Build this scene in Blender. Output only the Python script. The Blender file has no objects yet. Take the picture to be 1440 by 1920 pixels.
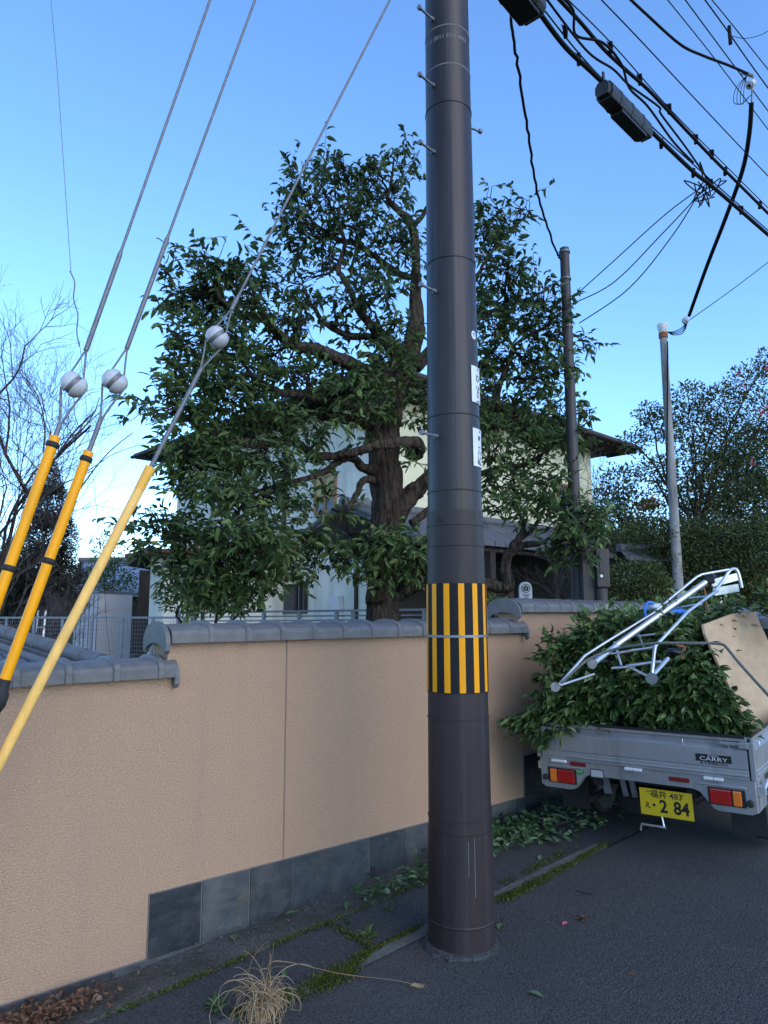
import bpy, math, random
import numpy as np
from mathutils import Vector, Matrix
R = math.radians
rng = np.random.default_rng(7)
random.seed(7)
sc = bpy.context.scene
COL = sc.collection

# ------------------------------------------------------------------ camera
FPX, PITCH, HEAD, ROLL = 1332.8, R(8.11), R(49.88), 0.0022     # photo is 1440 x 1920
CAM = Vector((0, -3.62, 1.6))
fw = Vector((math.cos(HEAD), math.sin(HEAD), 0)); rt = Vector((math.sin(HEAD), -math.cos(HEAD), 0)); upv = Vector((0, 0, 1))
FV = fw * math.cos(PITCH) + upv * math.sin(PITCH); UV_ = -fw * math.sin(PITCH) + upv * math.cos(PITCH)
cd = bpy.data.cameras.new('camera'); cam = bpy.data.objects.new('camera', cd); COL.objects.link(cam)
rr = rt * math.cos(ROLL) + UV_ * math.sin(ROLL); uu = -rt * math.sin(ROLL) + UV_ * math.cos(ROLL)
rr = rt * math.cos(-ROLL) + UV_ * math.sin(-ROLL); uu = -rt * math.sin(-ROLL) + UV_ * math.cos(-ROLL)
cam.matrix_world = Matrix(((rr.x, uu.x, -FV.x, CAM.x), (rr.y, uu.y, -FV.y, CAM.y), (rr.z, uu.z, -FV.z, CAM.z), (0, 0, 0, 1)))
cd.sensor_fit = 'VERTICAL'; cd.sensor_height = 36; cd.lens = 36 * FPX / 1920
cd.clip_start = .05; cd.clip_end = 3000
sc.camera = cam

# ------------------------------------------------------------------ sky, sun, exposure
SUN_EL, SUN_AZ = R(20), R(268)          # azimuth measured from +x, counter-clockwise
w = bpy.data.worlds.new('World'); sc.world = w; w.use_nodes = True
nt = w.node_tree; bg = nt.nodes['Background']
sky = nt.nodes.new('ShaderNodeTexSky'); sky.sky_type = 'NISHITA'; sky.sun_disc = False
sky.sun_elevation = SUN_EL; sky.sun_rotation = R(90) - SUN_AZ
sky.air_density = .9; sky.dust_density = 0.2; sky.ozone_density = 5.2
hs = nt.nodes.new('ShaderNodeHueSaturation'); hs.inputs['Saturation'].default_value = 1.02; hs.inputs['Hue'].default_value = .5
nt.links.new(sky.outputs[0], hs.inputs['Color']); nt.links.new(hs.outputs[0], bg.inputs[0]); bg.inputs[1].default_value = 0.15
sl = bpy.data.lights.new('sun', 'SUN'); so = bpy.data.objects.new('sun', sl); COL.objects.link(so)
sl.energy = 0.5; sl.angle = R(50); sl.color = (1, .88, .72)
sd = Vector((math.cos(SUN_AZ) * math.cos(R(35)), math.sin(SUN_AZ) * math.cos(R(35)), math.sin(R(35))))
so.rotation_euler = sd.to_track_quat('Z', 'Y').to_euler(); so.location = (0, -10, 12)
vs = sc.view_settings; vs.view_transform = 'Standard'; vs.look = 'None'; vs.exposure = 1.62; vs.gamma = 1; vs.use_curve_mapping = False

# ------------------------------------------------------------------ helpers: surveying
def ray(px, py):
    a = px - 720; b = 960 - py
    u = a * math.cos(ROLL) + b * math.sin(ROLL); v = -a * math.sin(ROLL) + b * math.cos(ROLL)
    return rt * u + UV_ * v + FV * FPX
def at(px, py, d):
    r_ = ray(px, py); return CAM + r_ * (d / r_.dot(fw))
def hit(px, py, p0, n):
    r_ = ray(px, py); n = Vector(n); return CAM + r_ * ((Vector(p0) - CAM).dot(n) / r_.dot(n))
def hz(px, py, z): return hit(px, py, (0, 0, z), (0, 0, 1))
def G(x): return .06 * (min(max(x, -6), 7) - 2.75)
def mpp(d): return d / FPX

# ------------------------------------------------------------------ helpers: meshes
class MB:
    def __init__(s): s.v = []; s.f = []; s.m = []; s.t = []; s.cur = 0; s.tint = .5; s.sm = []
    def add(s, vs_, fs, mi=None, tint=None, smooth=False):
        o = len(s.v); s.v += [tuple(p) for p in vs_]; s.t += [s.tint if tint is None else tint] * len(vs_)
        for f in fs: s.f.append([i + o for i in f]); s.m.append(s.cur if mi is None else mi); s.sm.append(smooth)
    def box(s, c, d, M=None, **k):
        c = Vector(c); x, y, z = d[0] / 2, d[1] / 2, d[2] / 2
        P = [Vector((a * x, b * y, e * z)) for a in (-1, 1) for b in (-1, 1) for e in (-1, 1)]
        if M is not None: P = [M @ p for p in P]
        s.add([c + p for p in P], [(0, 1, 3, 2), (4, 6, 7, 5), (0, 4, 5, 1), (2, 3, 7, 6), (0, 2, 6, 4), (1, 5, 7, 3)], **k)
    def bar(s, a, b, wd, ht, up=(0, 0, 1), **k):
        a = Vector(a); b = Vector(b); d = (b - a); L = d.length; d.normalize(); y = Vector(up).cross(d)
        if y.length < 1e-4: y = Vector((1, 0, 0))
        y.normalize(); z = d.cross(y)
        M = Matrix((d, y, z)).transposed(); s.box((a + b) / 2, (L, wd, ht), M, **k)
    def tube(s, pts, rad, n=8, cap=True, smooth=True, flute=None, **k):
        pts = [Vector(p) for p in pts]
        if not hasattr(rad, '__len__'): rad = [rad] * len(pts)
        V = []; F = []; prev = None
        for i, p in enumerate(pts):
            t = (pts[min(i + 1, len(pts) - 1)] - pts[max(i - 1, 0)])
            if t.length < 1e-9: t = Vector((0, 0, 1))
            t.normalize()
            if prev is None:
                x = t.orthogonal().normalized()
            else:
                x = prev - t * prev.dot(t); x.normalize()
            prev = x; y = t.cross(x)
            for j in range(n):
                a = 2 * math.pi * j / n; r_ = rad[i]
                if flute: r_ *= flute(i, a)
                V.append(p + x * math.cos(a) * r_ + y * math.sin(a) * r_)
        for i in range(len(pts) - 1):
            for j in range(n):
                F.append((i * n + j, i * n + (j + 1) % n, (i + 1) * n + (j + 1) % n, (i + 1) * n + j))
        s.add(V, F, smooth=smooth, **k)
        if cap:
            o = len(pts) - 1
            s.add(V[:n][::-1], [tuple(range(n))], **k); s.add(V[o * n:], [tuple(range(n))], **k)
    def lathe(s, c, prof, n=32, a0=0, a1=2 * math.pi, M=None, smooth=True, closed=True, **k):
        c = Vector(c); V = []; F = []; full = abs(a1 - a0 - 2 * math.pi) < 1e-6; m = n if full else n + 1
        runs = [[prof[0]]]
        for i in range(1, len(prof)):
            runs[-1].append(prof[i])
            if i < len(prof) - 1:
                u = Vector((prof[i][0] - prof[i - 1][0], prof[i][1] - prof[i - 1][1])); v = Vector((prof[i + 1][0] - prof[i][0], prof[i + 1][1] - prof[i][1]))
                if u.length > 1e-9 and v.length > 1e-9 and abs(u.angle(v)) > .6: runs.append([prof[i]])
        for rn in runs:
            o = len(V)
            for r_, z in rn:
                for j in range(m):
                    a = a0 + (a1 - a0) * j / n; p = Vector((math.cos(a) * r_, math.sin(a) * r_, z))
                    if M is not None: p = M @ p
                    V.append(c + p)
            for i in range(len(rn) - 1):
                for j in range(n):
                    F.append((o + i * m + j, o + i * m + (j + 1) % m, o + (i + 1) * m + (j + 1) % m, o + (i + 1) * m + j))
        s.add(V, F, smooth=smooth, **k)
    def prism(s, poly, a, b, **k):
        """poly: list of points (Vector) ; a, b offsets"""
        a = Vector(a); b = Vector(b); n = len(poly); P = [Vector(p) + a for p in poly] + [Vector(p) + b for p in poly]
        F = [tuple(range(n))[::-1], tuple(range(n, 2 * n))] + [(i, (i + 1) % n, n + (i + 1) % n, n + i) for i in range(n)]
        s.add(P, F, **k)
    def build(s, name, mats, parent=None, world=True, bevel=0, fix=True, uv=None):
        me = bpy.data.meshes.new(name); V = s.v
        if parent is not None and world:
            Mi = parent.matrix_basis.inverted() if parent.parent is None else (parent.parent.matrix_basis).inverted()
            V = [tuple(Mi @ Vector(p)) for p in V]
        me.from_pydata(V, [], s.f)
        mats = mats if isinstance(mats, (list, tuple)) else [mats]
        for m in mats: me.materials.append(m)
        me.polygons.foreach_set('material_index', s.m)
        me.polygons.foreach_set('use_smooth', s.sm)
        at_ = me.attributes.new('tint', 'FLOAT', 'POINT'); at_.data.foreach_set('value', s.t)
        if uv is not None:
            ul = me.uv_layers.new(name='UVMap')
            co = [uv(me.vertices[l.vertex_index].co) for l in me.loops]
            ul.data.foreach_set('uv', [c for q in co for c in q])
        if fix and len(me.polygons) < 60000:
            import bmesh
            bm = bmesh.new(); bm.from_mesh(me)
            bmesh.ops.recalc_face_normals(bm, faces=bm.faces)
            if bevel: bmesh.ops.bevel(bm, geom=[e for e in bm.edges if len(e.link_faces) == 2 and e.calc_face_angle(0) > .6], offset=bevel, segments=2, affect='EDGES', profile=.6)
            bm.to_mesh(me); bm.free()
        me.update()
        o = bpy.data.objects.new(name, me); COL.objects.link(o)
        if parent is not None: o.parent = parent
        return o

def mesh_np(name, V, F, tint, mats, parent=None, mi=None, smooth=False):
    """V (n,3), F list of arrays of polys (k, size)"""
    me = bpy.data.meshes.new(name)
    if parent is not None:
        Mi = np.array(parent.matrix_basis.inverted()); V = V @ Mi[:3, :3].T + Mi[:3, 3]
    loops = np.concatenate([f.reshape(-1) for f in F]); tot = np.concatenate([np.full(len(f), f.shape[1]) for f in F])
    start = np.concatenate([[0], np.cumsum(tot)[:-1]])
    me.vertices.add(len(V)); me.vertices.foreach_set('co', V.astype(np.float32).reshape(-1))
    me.loops.add(len(loops)); me.loops.foreach_set('vertex_index', loops.astype(np.int32))
    me.polygons.add(len(tot)); me.polygons.foreach_set('loop_start', start.astype(np.int32)); me.polygons.foreach_set('loop_total', tot.astype(np.int32))
    for m in (mats if isinstance(mats, (list, tuple)) else [mats]): me.materials.append(m)
    if mi is not None: me.polygons.foreach_set('material_index', mi.astype(np.int32))
    me.polygons.foreach_set('use_smooth', np.full(len(tot), smooth))
    a = me.attributes.new('tint', 'FLOAT', 'POINT'); a.data.foreach_set('value', tint.astype(np.float32))
    me.update(calc_edges=True); me.validate()
    o = bpy.data.objects.new(name, me); COL.objects.link(o)
    if parent is not None: o.parent = parent
    return o

def tag(o, label=None, cat=None, group=None, kind=None):
    if label: o['label'] = label
    if cat: o['category'] = cat
    if group: o['group'] = group
    if kind: o['kind'] = kind
    return o
def thing(name, label, cat, loc=(0, 0, 0), rz=0, group=None):
    o = bpy.data.objects.new(name, None); COL.objects.link(o); o.location = loc; o.rotation_euler = (0, 0, rz)
    o.matrix_basis = Matrix.Translation(Vector(loc)) @ Matrix.Rotation(rz, 4, 'Z'); o.empty_display_size = .1
    return tag(o, label, cat, group)

def textmesh(body, size, bold=0):
    cu = bpy.data.curves.new('lettering', 'FONT'); cu.body = body; cu.size = size; cu.align_x = 'CENTER'; cu.align_y = 'CENTER'
    cu.resolution_u = 3; cu.offset = bold
    o = bpy.data.objects.new('lettering', cu); COL.objects.link(o)
    m = bpy.data.meshes.new_from_object(o.evaluated_get(bpy.context.evaluated_depsgraph_get()))
    V = [tuple(v.co) for v in m.vertices]; F = [tuple(p.vertices) for p in m.polygons]
    bpy.data.objects.remove(o); bpy.data.curves.remove(cu); bpy.data.meshes.remove(m)
    return V, F

# ------------------------------------------------------------------ materials
def mat(name, c1, c2=None, rough=.6, metal=0, ns=8, stretch=(1, 1, 1), bump=0, bs=40, bd=.01, tint=None, spec=.5, vor=None, coat=0, sss=0, rough2=None, stain=None, detail=6):
    m = bpy.data.materials.new(name); m.use_nodes = True; t = m.node_tree; N = t.nodes; L = t.links
    b = N['Principled BSDF']; b.inputs['Roughness'].default_value = rough; b.inputs['Metallic'].default_value = metal
    b.inputs['Specular IOR Level'].default_value = spec; b.inputs['Coat Weight'].default_value = coat
    tc = N.new('ShaderNodeTexCoord'); mp = N.new('ShaderNodeMapping'); mp.inputs['Scale'].default_value = stretch
    L.new(tc.outputs['Object'], mp.inputs[0])
    c = (*c1, 1); src = None
    if c2 is not None:
        n = N.new('ShaderNodeTexNoise'); n.inputs['Scale'].default_value = ns; n.inputs['Detail'].default_value = detail; n.inputs['Roughness'].default_value = .65
        L.new(mp.outputs[0], n.inputs['Vector'])
        r_ = N.new('ShaderNodeValToRGB'); r_.color_ramp.elements[0].position = .32; r_.color_ramp.elements[1].position = .68
        r_.color_ramp.elements[0].color = (*c1, 1); r_.color_ramp.elements[1].color = (*c2, 1)
        L.new(n.outputs[0], r_.inputs[0]); src = r_.outputs[0]
        if rough2 is not None:
            mr = N.new('ShaderNodeMapRange'); mr.inputs['From Min'].default_value = .3; mr.inputs['From Max'].default_value = .7; mr.inputs['To Min'].default_value = rough; mr.inputs['To Max'].default_value = rough2
            L.new(n.outputs[0], mr.inputs[0]); L.new(mr.outputs[0], b.inputs['Roughness'])
    if tint is not None:
        a = N.new('ShaderNodeAttribute'); a.attribute_name = 'tint'
        r2 = N.new('ShaderNodeValToRGB'); els = r2.color_ramp.elements
        while len(els) < len(tint): els.new(.5)
        for i, cc in enumerate(tint): els[i].position = i / (len(tint) - 1); els[i].color = (*cc, 1)
        L.new(a.outputs['Fac'], r2.inputs[0])
        if src is not None:
            mx = N.new('ShaderNodeMix'); mx.data_type = 'RGBA'; mx.blend_type = 'MULTIPLY'; mx.inputs[0].default_value = 1
            L.new(src, mx.inputs[6]); L.new(r2.outputs[0], mx.inputs[7]); src = mx.outputs[2]
        else: src = r2.outputs[0]
    if stain is not None:       # (colour, scale, lo, hi, amount)
        n3 = N.new('ShaderNodeTexNoise'); n3.inputs['Scale'].default_value = stain[1]; n3.inputs['Detail'].default_value = 8; n3.inputs['Roughness'].default_value = .7
        L.new(mp.outputs[0], n3.inputs['Vector'])
        m3 = N.new('ShaderNodeMapRange'); m3.inputs['From Min'].default_value = stain[2]; m3.inputs['From Max'].default_value = stain[3]; m3.inputs['To Max'].default_value = stain[4]
        L.new(n3.outputs[0], m3.inputs[0])
        mx = N.new('ShaderNodeMix'); mx.data_type = 'RGBA'; L.new(m3.outputs[0], mx.inputs[0])
        if src is not None: L.new(src, mx.inputs[6])
        else: mx.inputs[6].default_value = c
        mx.inputs[7].default_value = (*stain[0], 1); src = mx.outputs[2]
    if src is not None: L.new(src, b.inputs['Base Color'])
    else: b.inputs['Base Color'].default_value = c
    if bump:
        if vor: n2 = N.new('ShaderNodeTexVoronoi'); n2.inputs['Scale'].default_value = bs
        else: n2 = N.new('ShaderNodeTexNoise'); n2.inputs['Scale'].default_value = bs; n2.inputs['Detail'].default_value = 5
        L.new(mp.outputs[0], n2.inputs['Vector'])
        bp = N.new('ShaderNodeBump'); bp.inputs['Strength'].default_value = bump; bp.inputs['Distance'].default_value = bd
        L.new(n2.outputs[0], bp.inputs['Height']); L.new(bp.outputs[0], b.inputs['Normal'])
    return m
def leafmat(name, tint, rough=.5, trans=.10, spec=.25):
    m = mat(name, (1, 1, 1), None, rough=rough, tint=tint, spec=spec)
    b = m.node_tree.nodes['Principled BSDF']
    N = m.node_tree.nodes; L = m.node_tree.links; tr = N.new('ShaderNodeBsdfTranslucent'); mx = N.new('ShaderNodeMixShader'); mx.inputs[0].default_value = trans
    src = b.inputs['Base Color'].links[0].from_socket; L.new(src, tr.inputs[0]); L.new(b.outputs[0], mx.inputs[1]); L.new(tr.outputs[0], mx.inputs[2])
    L.new(mx.outputs[0], N['Material Output'].inputs[0]); return m

M = {}
M['stucco'] = mat('stucco', (.315, .203, .130), (.515, .34, .224), rough=.95, ns=130, bump=.75, bs=110, bd=.014, stretch=(.8, .8, 1.3), spec=.15, stain=((.34, .26, .19), 1.3, .5, .75, .35), detail=4)
M['joint'] = mat('joint', (.22, .15, .11), rough=.9)
M['tile_cap'] = mat('tile_cap', (.10, .097, .095), (.155, .15, .146), rough=.5, ns=14, spec=.4, bump=.15, bs=60, bd=.004, stain=((.12, .13, .14), 5, .52, .7, .5), rough2=.6)
M['slate'] = mat('slate', (.55, .6, .66), (1, 1, 1), rough=.5, ns=12, bump=.6, bs=13, bd=.02, tint=((.024, .028, .032), (.062, .068, .072), (.12, .122, .12)), stain=((.10, .085, .055), 3.2, .58, .72, .5), spec=.4)
M['grout'] = mat('grout', (.14, .13, .12), (.2, .19, .17), rough=.9, ns=30)
M['asphalt'] = mat('asphalt', (.018, .017, .017), (.105, .100, .098), rough=.85, ns=95, bump=1.0, bs=110, bd=.02, spec=.35, stain=((.24, .24, .25), 62, .64, .70, .7), detail=4)
M['apron'] = mat('apron', (.02, .021, .023), (.085, .086, .09), rough=.9, ns=90, bump=.9, bs=150, bd=.008, spec=.25, stain=((.05, .055, .03), 2.2, .5, .72, .6), detail=3)
M['gutter'] = mat('gutter', (.05, .048, .044), (.17, .16, .145), rough=.95, ns=70, bump=1.0, bs=80, bd=.02, spec=.2, stain=((.04, .042, .03), 2.5, .45, .65, .75), detail=4)
M['kerb'] = mat('kerb', (.08, .08, .075), (.16, .155, .145), rough=.9, ns=60, bump=.6, bs=90, bd=.008, spec=.2, stain=((.07, .07, .06), 3, .48, .65, .8))
M['garden_soil'] = mat('garden_soil', (.05, .045, .03), (.09, .08, .05), rough=1, ns=3)
M['pole'] = mat('pole', (.021, .0145, .0145), (.034, .025, .025), rough=.36, ns=9, stretch=(1, 1, .12), bump=.12, bs=90, bd=.002, spec=.34, rough2=.45, stain=((.075, .065, .065), 4, .56, .75, .5))
M['wrap'] = mat('wrap', (.023, .0165, .0165), (.036, .027, .027), rough=.5, ns=5, stretch=(1, 1, .3), bump=.6, bs=220, bd=.002, spec=.3, stain=((.05, .042, .04), 2.5, .58, .78, .45))
M['drip'] = mat('drip', (.15, .145, .15), rough=.8)
M['yellow'] = mat('yellow', (.82, .33, .0), (.78, .31, .0), rough=.45, ns=5, spec=.25)
M['yellow_tube'] = mat('yellow_tube', (.95, .38, .0), (.88, .35, .0), rough=.4, ns=6, spec=.3)
M['yellow_old'] = mat('yellow_old', (.98, .58, .16), (.85, .48, .12), rough=.6, ns=12, stretch=(1, 1, 1), spec=.3, stain=((.3, .2, .06), 14, .72, .8, .7))
M['yellow_sleeve'] = mat('yellow_sleeve', (.85, .42, .06), (.9, .48, .09), rough=.55, ns=10, spec=.3)
M['black'] = mat('black', (.008, .008, .009), rough=.5)
M['rubber'] = mat('rubber', (.012, .012, .013), (.02, .02, .02), rough=.75, ns=10)
M['steel'] = mat('steel', (.12, .125, .13), (.18, .185, .19), rough=.5, metal=.6, ns=20)
M['strand'] = mat('strand', (.13, .13, .14), (.2, .2, .21), rough=.55, metal=.4, ns=40, spec=.4)
M['porcelain'] = mat('porcelain', (.42, .42, .43), (.52, .52, .53), rough=.25, ns=5, spec=.6, stain=((.2, .2, .21), 6, .58, .72, .6))
M['plate'] = mat('plate', (.72, .73, .75), (.62, .63, .66), rough=.4, ns=6)
M['cable'] = mat('cable', (.006, .006, .007), rough=.7, spec=.15)
M['closure'] = mat('closure', (.010, .010, .011), (.02, .02, .023), rough=.5, ns=6)
M['bark'] = mat('bark', (.009, .007, .006), (.12, .088, .066), rough=.95, ns=20, stretch=(1, 1, .2), bump=1.0, bs=24, bd=.12, spec=.15, detail=8, stain=((.035, .036, .026), 2.5, .55, .7, .5))
M['twig'] = mat('twig', (.022, .017, .014), (.045, .036, .028), rough=.9, ns=20, spec=.2)
M['twig_grey'] = mat('twig_grey', (.06, .052, .05), (.12, .105, .10), rough=.9, ns=10, spec=.2)
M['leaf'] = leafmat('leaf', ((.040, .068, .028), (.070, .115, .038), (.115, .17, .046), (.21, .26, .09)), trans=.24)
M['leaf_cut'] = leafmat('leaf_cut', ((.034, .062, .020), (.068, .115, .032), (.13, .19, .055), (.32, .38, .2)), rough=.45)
M['leaf_small'] = leafmat('leaf_small', ((.030, .045, .020), (.055, .08, .030), (.10, .115, .035), (.17, .15, .05)), rough=.55)
M['leaf_red'] = leafmat('leaf_red', ((.35, .06, .03), (.45, .12, .04), (.5, .25, .05)), rough=.6)
M['petal'] = leafmat('petal', ((.5, .07, .10), (.6, .16, .2)), rough=.6)
M['leaf_dry'] = leafmat('leaf_dry', ((.06, .03, .02), (.14, .07, .04), (.26, .15, .09)), rough=.8)
M['leaf_ground'] = leafmat('leaf_ground', ((.025, .06, .02), (.05, .10, .035), (.08, .14, .06), (.18, .24, .17)), rough=.6, spec=.2)
M['conifer'] = leafmat('conifer', ((.020, .024, .016), (.035, .036, .022), (.05, .045, .025)), rough=.8, trans=.05)
M['moss'] = leafmat('moss', ((.028, .036, .008), (.055, .072, .012), (.11, .125, .02)), rough=.9)
M['straw'] = leafmat('straw', ((.25, .16, .09), (.38, .27, .15), (.5, .4, .25)), rough=.7)
M['wall_white'] = mat('wall_white', (.72, .69, .57), (.82, .79, .68), rough=.9, ns=2.5, bump=.3, bs=60, bd=.01, stain=((.45, .46, .44), .8, .5, .7, .5))
M['wall_cream'] = mat('wall_cream', (.66, .61, .40), (.74, .69, .48), rough=.9, ns=2.5, bump=.3, bs=60, bd=.01)
M['wood_dark'] = mat('wood_dark', (.02, .014, .011), (.045, .03, .022), rough=.75, ns=6, stretch=(1, 1, .2))
M['wood_red'] = mat('wood_red', (.13, .045, .025), (.2, .075, .04), rough=.7, ns=8, stretch=(.3, .3, 1))
M['frame_wood'] = mat('frame_wood', (.30, .14, .05), rough=.5)
M['glass'] = mat('glass', (.03, .04, .05), rough=.06, spec=.9)
M['shade'] = mat('shade', (.42, .36, .16), (.5, .44, .2), rough=.8, ns=5, stretch=(1, 1, 20))
M['roof_dark'] = mat('roof_dark', (.045, .04, .04), (.07, .06, .06), rough=.7, ns=5)
M['metal_white'] = mat('metal_white', (.6, .62, .66), (.66, .68, .72), rough=.5, ns=1.5)
M['galv'] = mat('galv', (.17, .18, .20), (.24, .25, .28), rough=.45, metal=.5, ns=12)
M['concrete_pole'] = mat('concrete_pole', (.2, .19, .18), (.34, .33, .31), rough=.9, ns=6, stretch=(1, 1, .15), stain=((.07, .065, .06), 5, .5, .65, .8))
M['rust'] = mat('rust', (.22, .07, .03), (.3, .12, .05), rough=.9, ns=20)
M['pole_brown'] = mat('pole_brown', (.028, .021, .019), (.042, .032, .029), rough=.55, ns=6, stretch=(1, 1, .2))
M['silver'] = mat('silver', (.31, .31, .315), (.36, .36, .365), rough=.36, metal=.45, ns=3, spec=.5, stain=((.12, .115, .11), 2.2, .55, .8, .5), rough2=.45)
M['silver_dark'] = mat('silver_dark', (.09, .092, .095), rough=.6, metal=.3)
M['trim_black'] = mat('trim_black', (.012, .012, .013), rough=.45)
M['under'] = mat('under', (.01, .01, .01), rough=.8)
M['lens_red'] = mat('lens_red', (.42, .012, .010), (.3, .01, .01), rough=.18, ns=60, stretch=(1, 1, 1), spec=.7, coat=.6)
M['lens_amber'] = mat('lens_amber', (.75, .18, .02), rough=.2, spec=.7, coat=.6)
M['lens_clear'] = mat('lens_clear', (.35, .36, .36), (.5, .5, .5), rough=.15, ns=40, coat=.6)
M['reflector'] = mat('reflector', (.16, .012, .012), rough=.3)
M['plate_yellow'] = mat('plate_yellow', (.60, .43, .015), (.54, .38, .015), rough=.4, ns=8, stain=((.4, .3, .05), 12, .6, .72, .35))
M['sticker_green'] = mat('sticker_green', (.03, .22, .06), rough=.4)
M['white'] = mat('white', (.7, .7, .7), rough=.5)
M['ply'] = mat('ply', (.38, .25, .14), (.50, .35, .21), rough=.75, ns=2.2, stretch=(1.2, 1, 4), bump=.25, bs=14, bd=.006, stain=((.13, .075, .04), 2.6, .62, .66, .8))
M['alu'] = mat('alu', (.62, .62, .62), (.74, .74, .75), rough=.28, metal=.8, ns=12, rough2=.4)
M['rope'] = mat('rope', (.10, .10, .09), (.2, .2, .18), rough=.95, ns=90, bump=1, bs=120, bd=.004)
M['blue'] = mat('blue', (.03, .16, .6), (.05, .22, .7), rough=.5, ns=6)
M['roof_blue'] = None

def streaks(m, col, amt, sx=7, sz=.35):
    t = m.node_tree; N = t.nodes; L = t.links; b = N['Principled BSDF']; tc = N.new('ShaderNodeTexCoord'); mp = N.new('ShaderNodeMapping'); mp.inputs['Scale'].default_value = (sx, sx, sz)
    L.new(tc.outputs['Object'], mp.inputs[0]); n = N.new('ShaderNodeTexNoise'); n.inputs['Scale'].default_value = 1; n.inputs['Detail'].default_value = 6; L.new(mp.outputs[0], n.inputs[0])
    r_ = N.new('ShaderNodeMapRange'); r_.inputs['From Min'].default_value = .52; r_.inputs['From Max'].default_value = .78; r_.inputs['To Max'].default_value = amt; L.new(n.outputs[0], r_.inputs[0])
    mx = N.new('ShaderNodeMix'); mx.data_type = 'RGBA'; L.new(r_.outputs[0], mx.inputs[0]); L.new(b.inputs['Base Color'].links[0].from_socket, mx.inputs[6]); mx.inputs[7].default_value = (*col, 1); L.new(mx.outputs[2], b.inputs['Base Color'])
streaks(M['asphalt'], (.035, .036, .038), .55, 1.3, 1.3); streaks(M['asphalt'], (.10, .10, .10), .35, .6, .6); streaks(M['slate'], (.16, .15, .13), .35, 5, 2); streaks(M['tile_cap'], (.07, .07, .065), .5, 9, 9); streaks(M['yellow'], (.28, .17, .05), .35, 18, 4); streaks(M['yellow_tube'], (.45, .25, .05), .4, 22, 3); streaks(M['stucco'], (.24, .19, .15), .16); streaks(M['wall_white'], (.25, .26, .25), .5, 3, .3); streaks(M['pole'], (.09, .08, .08), .5, 30, .6); streaks(M['wrap'], (.06, .055, .055), .5, 25, .5); streaks(M['silver'], (.08, .07, .06), .35, 14, 2); streaks(M['yellow_old'], (.35, .25, .1), .5, 30, 3)
# roof tile material with courses, for the small tiled roofs
def tilemat(name, c1, c2, sx, sz, rot=0, rough=.4):
    m = mat(name, c1, c2, rough=rough, ns=4, spec=.6); t = m.node_tree; N = t.nodes; L = t.links; b = N['Principled BSDF']
    tc = N.new('ShaderNodeTexCoord'); mp = N.new('ShaderNodeMapping'); mp.inputs['Scale'].default_value = (sx, sz, 1); mp.inputs['Rotation'].default_value = (0, 0, rot)
    L.new(tc.outputs['UV'], mp.inputs[0]); br = N.new('ShaderNodeTexBrick'); br.inputs['Scale'].default_value = 1; br.inputs['Mortar Size'].default_value = .05; br.inputs['Mortar Smooth'].default_value = .6
    br.inputs['Brick Width'].default_value = 1; br.inputs['Row Height'].default_value = 1; br.offset = .5 if rot == 0 else 0
    br.inputs['Color1'].default_value = (1, 1, 1, 1); br.inputs['Color2'].default_value = (.8, .8, .85, 1); br.inputs['Mortar'].default_value = (.12, .12, .13, 1)
    L.new(mp.outputs[0], br.inputs[0]); mx = N.new('ShaderNodeMix'); mx.data_type = 'RGBA'; mx.blend_type = 'MULTIPLY'; mx.inputs[0].default_value = 1
    src = b.inputs['Base Color'].links[0].from_socket; L.new(src, mx.inputs[6]); L.new(br.outputs[0], mx.inputs[7]); L.new(mx.outputs[2], b.inputs['Base Color'])
    bp = N.new('ShaderNodeBump'); bp.inputs['Strength'].default_value = .8; bp.inputs['Distance'].default_value = .03; bp.invert = True
    L.new(br.outputs[1], bp.inputs['Height']); L.new(bp.outputs[0], b.inputs['Normal']); return m
M['roof_grey'] = tilemat('roof_grey', (.085, .09, .10), (.12, .125, .135), 3.3, 4.5, rough=.6)
M['roof_diamond'] = tilemat('roof_diamond', (.17, .20, .26), (.26, .29, .36), 2.6, 2.6, R(45))

# ------------------------------------------------------------------ ground
def strip(name, m, ys, x0, x1, dz, step=.5, kind='structure', zoff=0, wob=0):
    b = MB(); xs = np.arange(x0, x1 + step, step); V = []; F = []
    for x in xs:
        for k, y in enumerate(ys):
            yy = y + (wob * math.sin(x * 3.1 + k * 2) if wob else 0)
            V.append((x, yy, G(x) + dz + (zoff[k] if zoff else 0)))
    n = len(ys)
    for i in range(len(xs) - 1):
        for j in range(n - 1): F.append((i * n + j, (i + 1) * n + j, (i + 1) * n + j + 1, i * n + j + 1))
    b.add(V, F); o = b.build(name, m, fix=False); tag(o, kind=kind); return o
strip('road', M['asphalt'], [-7.5, -4, -1.5, -.80], -30, 60, 0)
strip('kerb_strip', M['kerb'], [-.828, -.735], -30, 4.25, .006, step=.25, wob=.006)
strip('apron', M['apron'], [-.77, -.340], -30, 4.3, .002, step=.25)
strip('gutter', M['gutter'], [-.352, -.33, -.2, -.02, 0.03], -30, 4.3, .004, step=.25, zoff=[0, .005, -.01, -.027, -.03])
strip('side_ground', M['apron'], [-.83, 0, 3], 4.25, 60, .0)
b = MB(); b.add([(-400, -400, -.9), (400, -400, -.9), (400, -7.4, -.9), (-400, -7.4, -.9)], [(0, 1, 2, 3)]); tag(b.build('ground', M['garden_soil'], fix=False), kind='structure')
b = MB(); b.add([(-400, .16, .28), (4.4, .16, .28), (40, 6.5, .28), (400, 6.5, .28), (400, 900, .28), (-400, 900, .28)], [(0, 1, 2, 3, 4, 5)]); tag(b.build('garden_ground', M['garden_soil'], fix=False), kind='structure')

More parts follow.
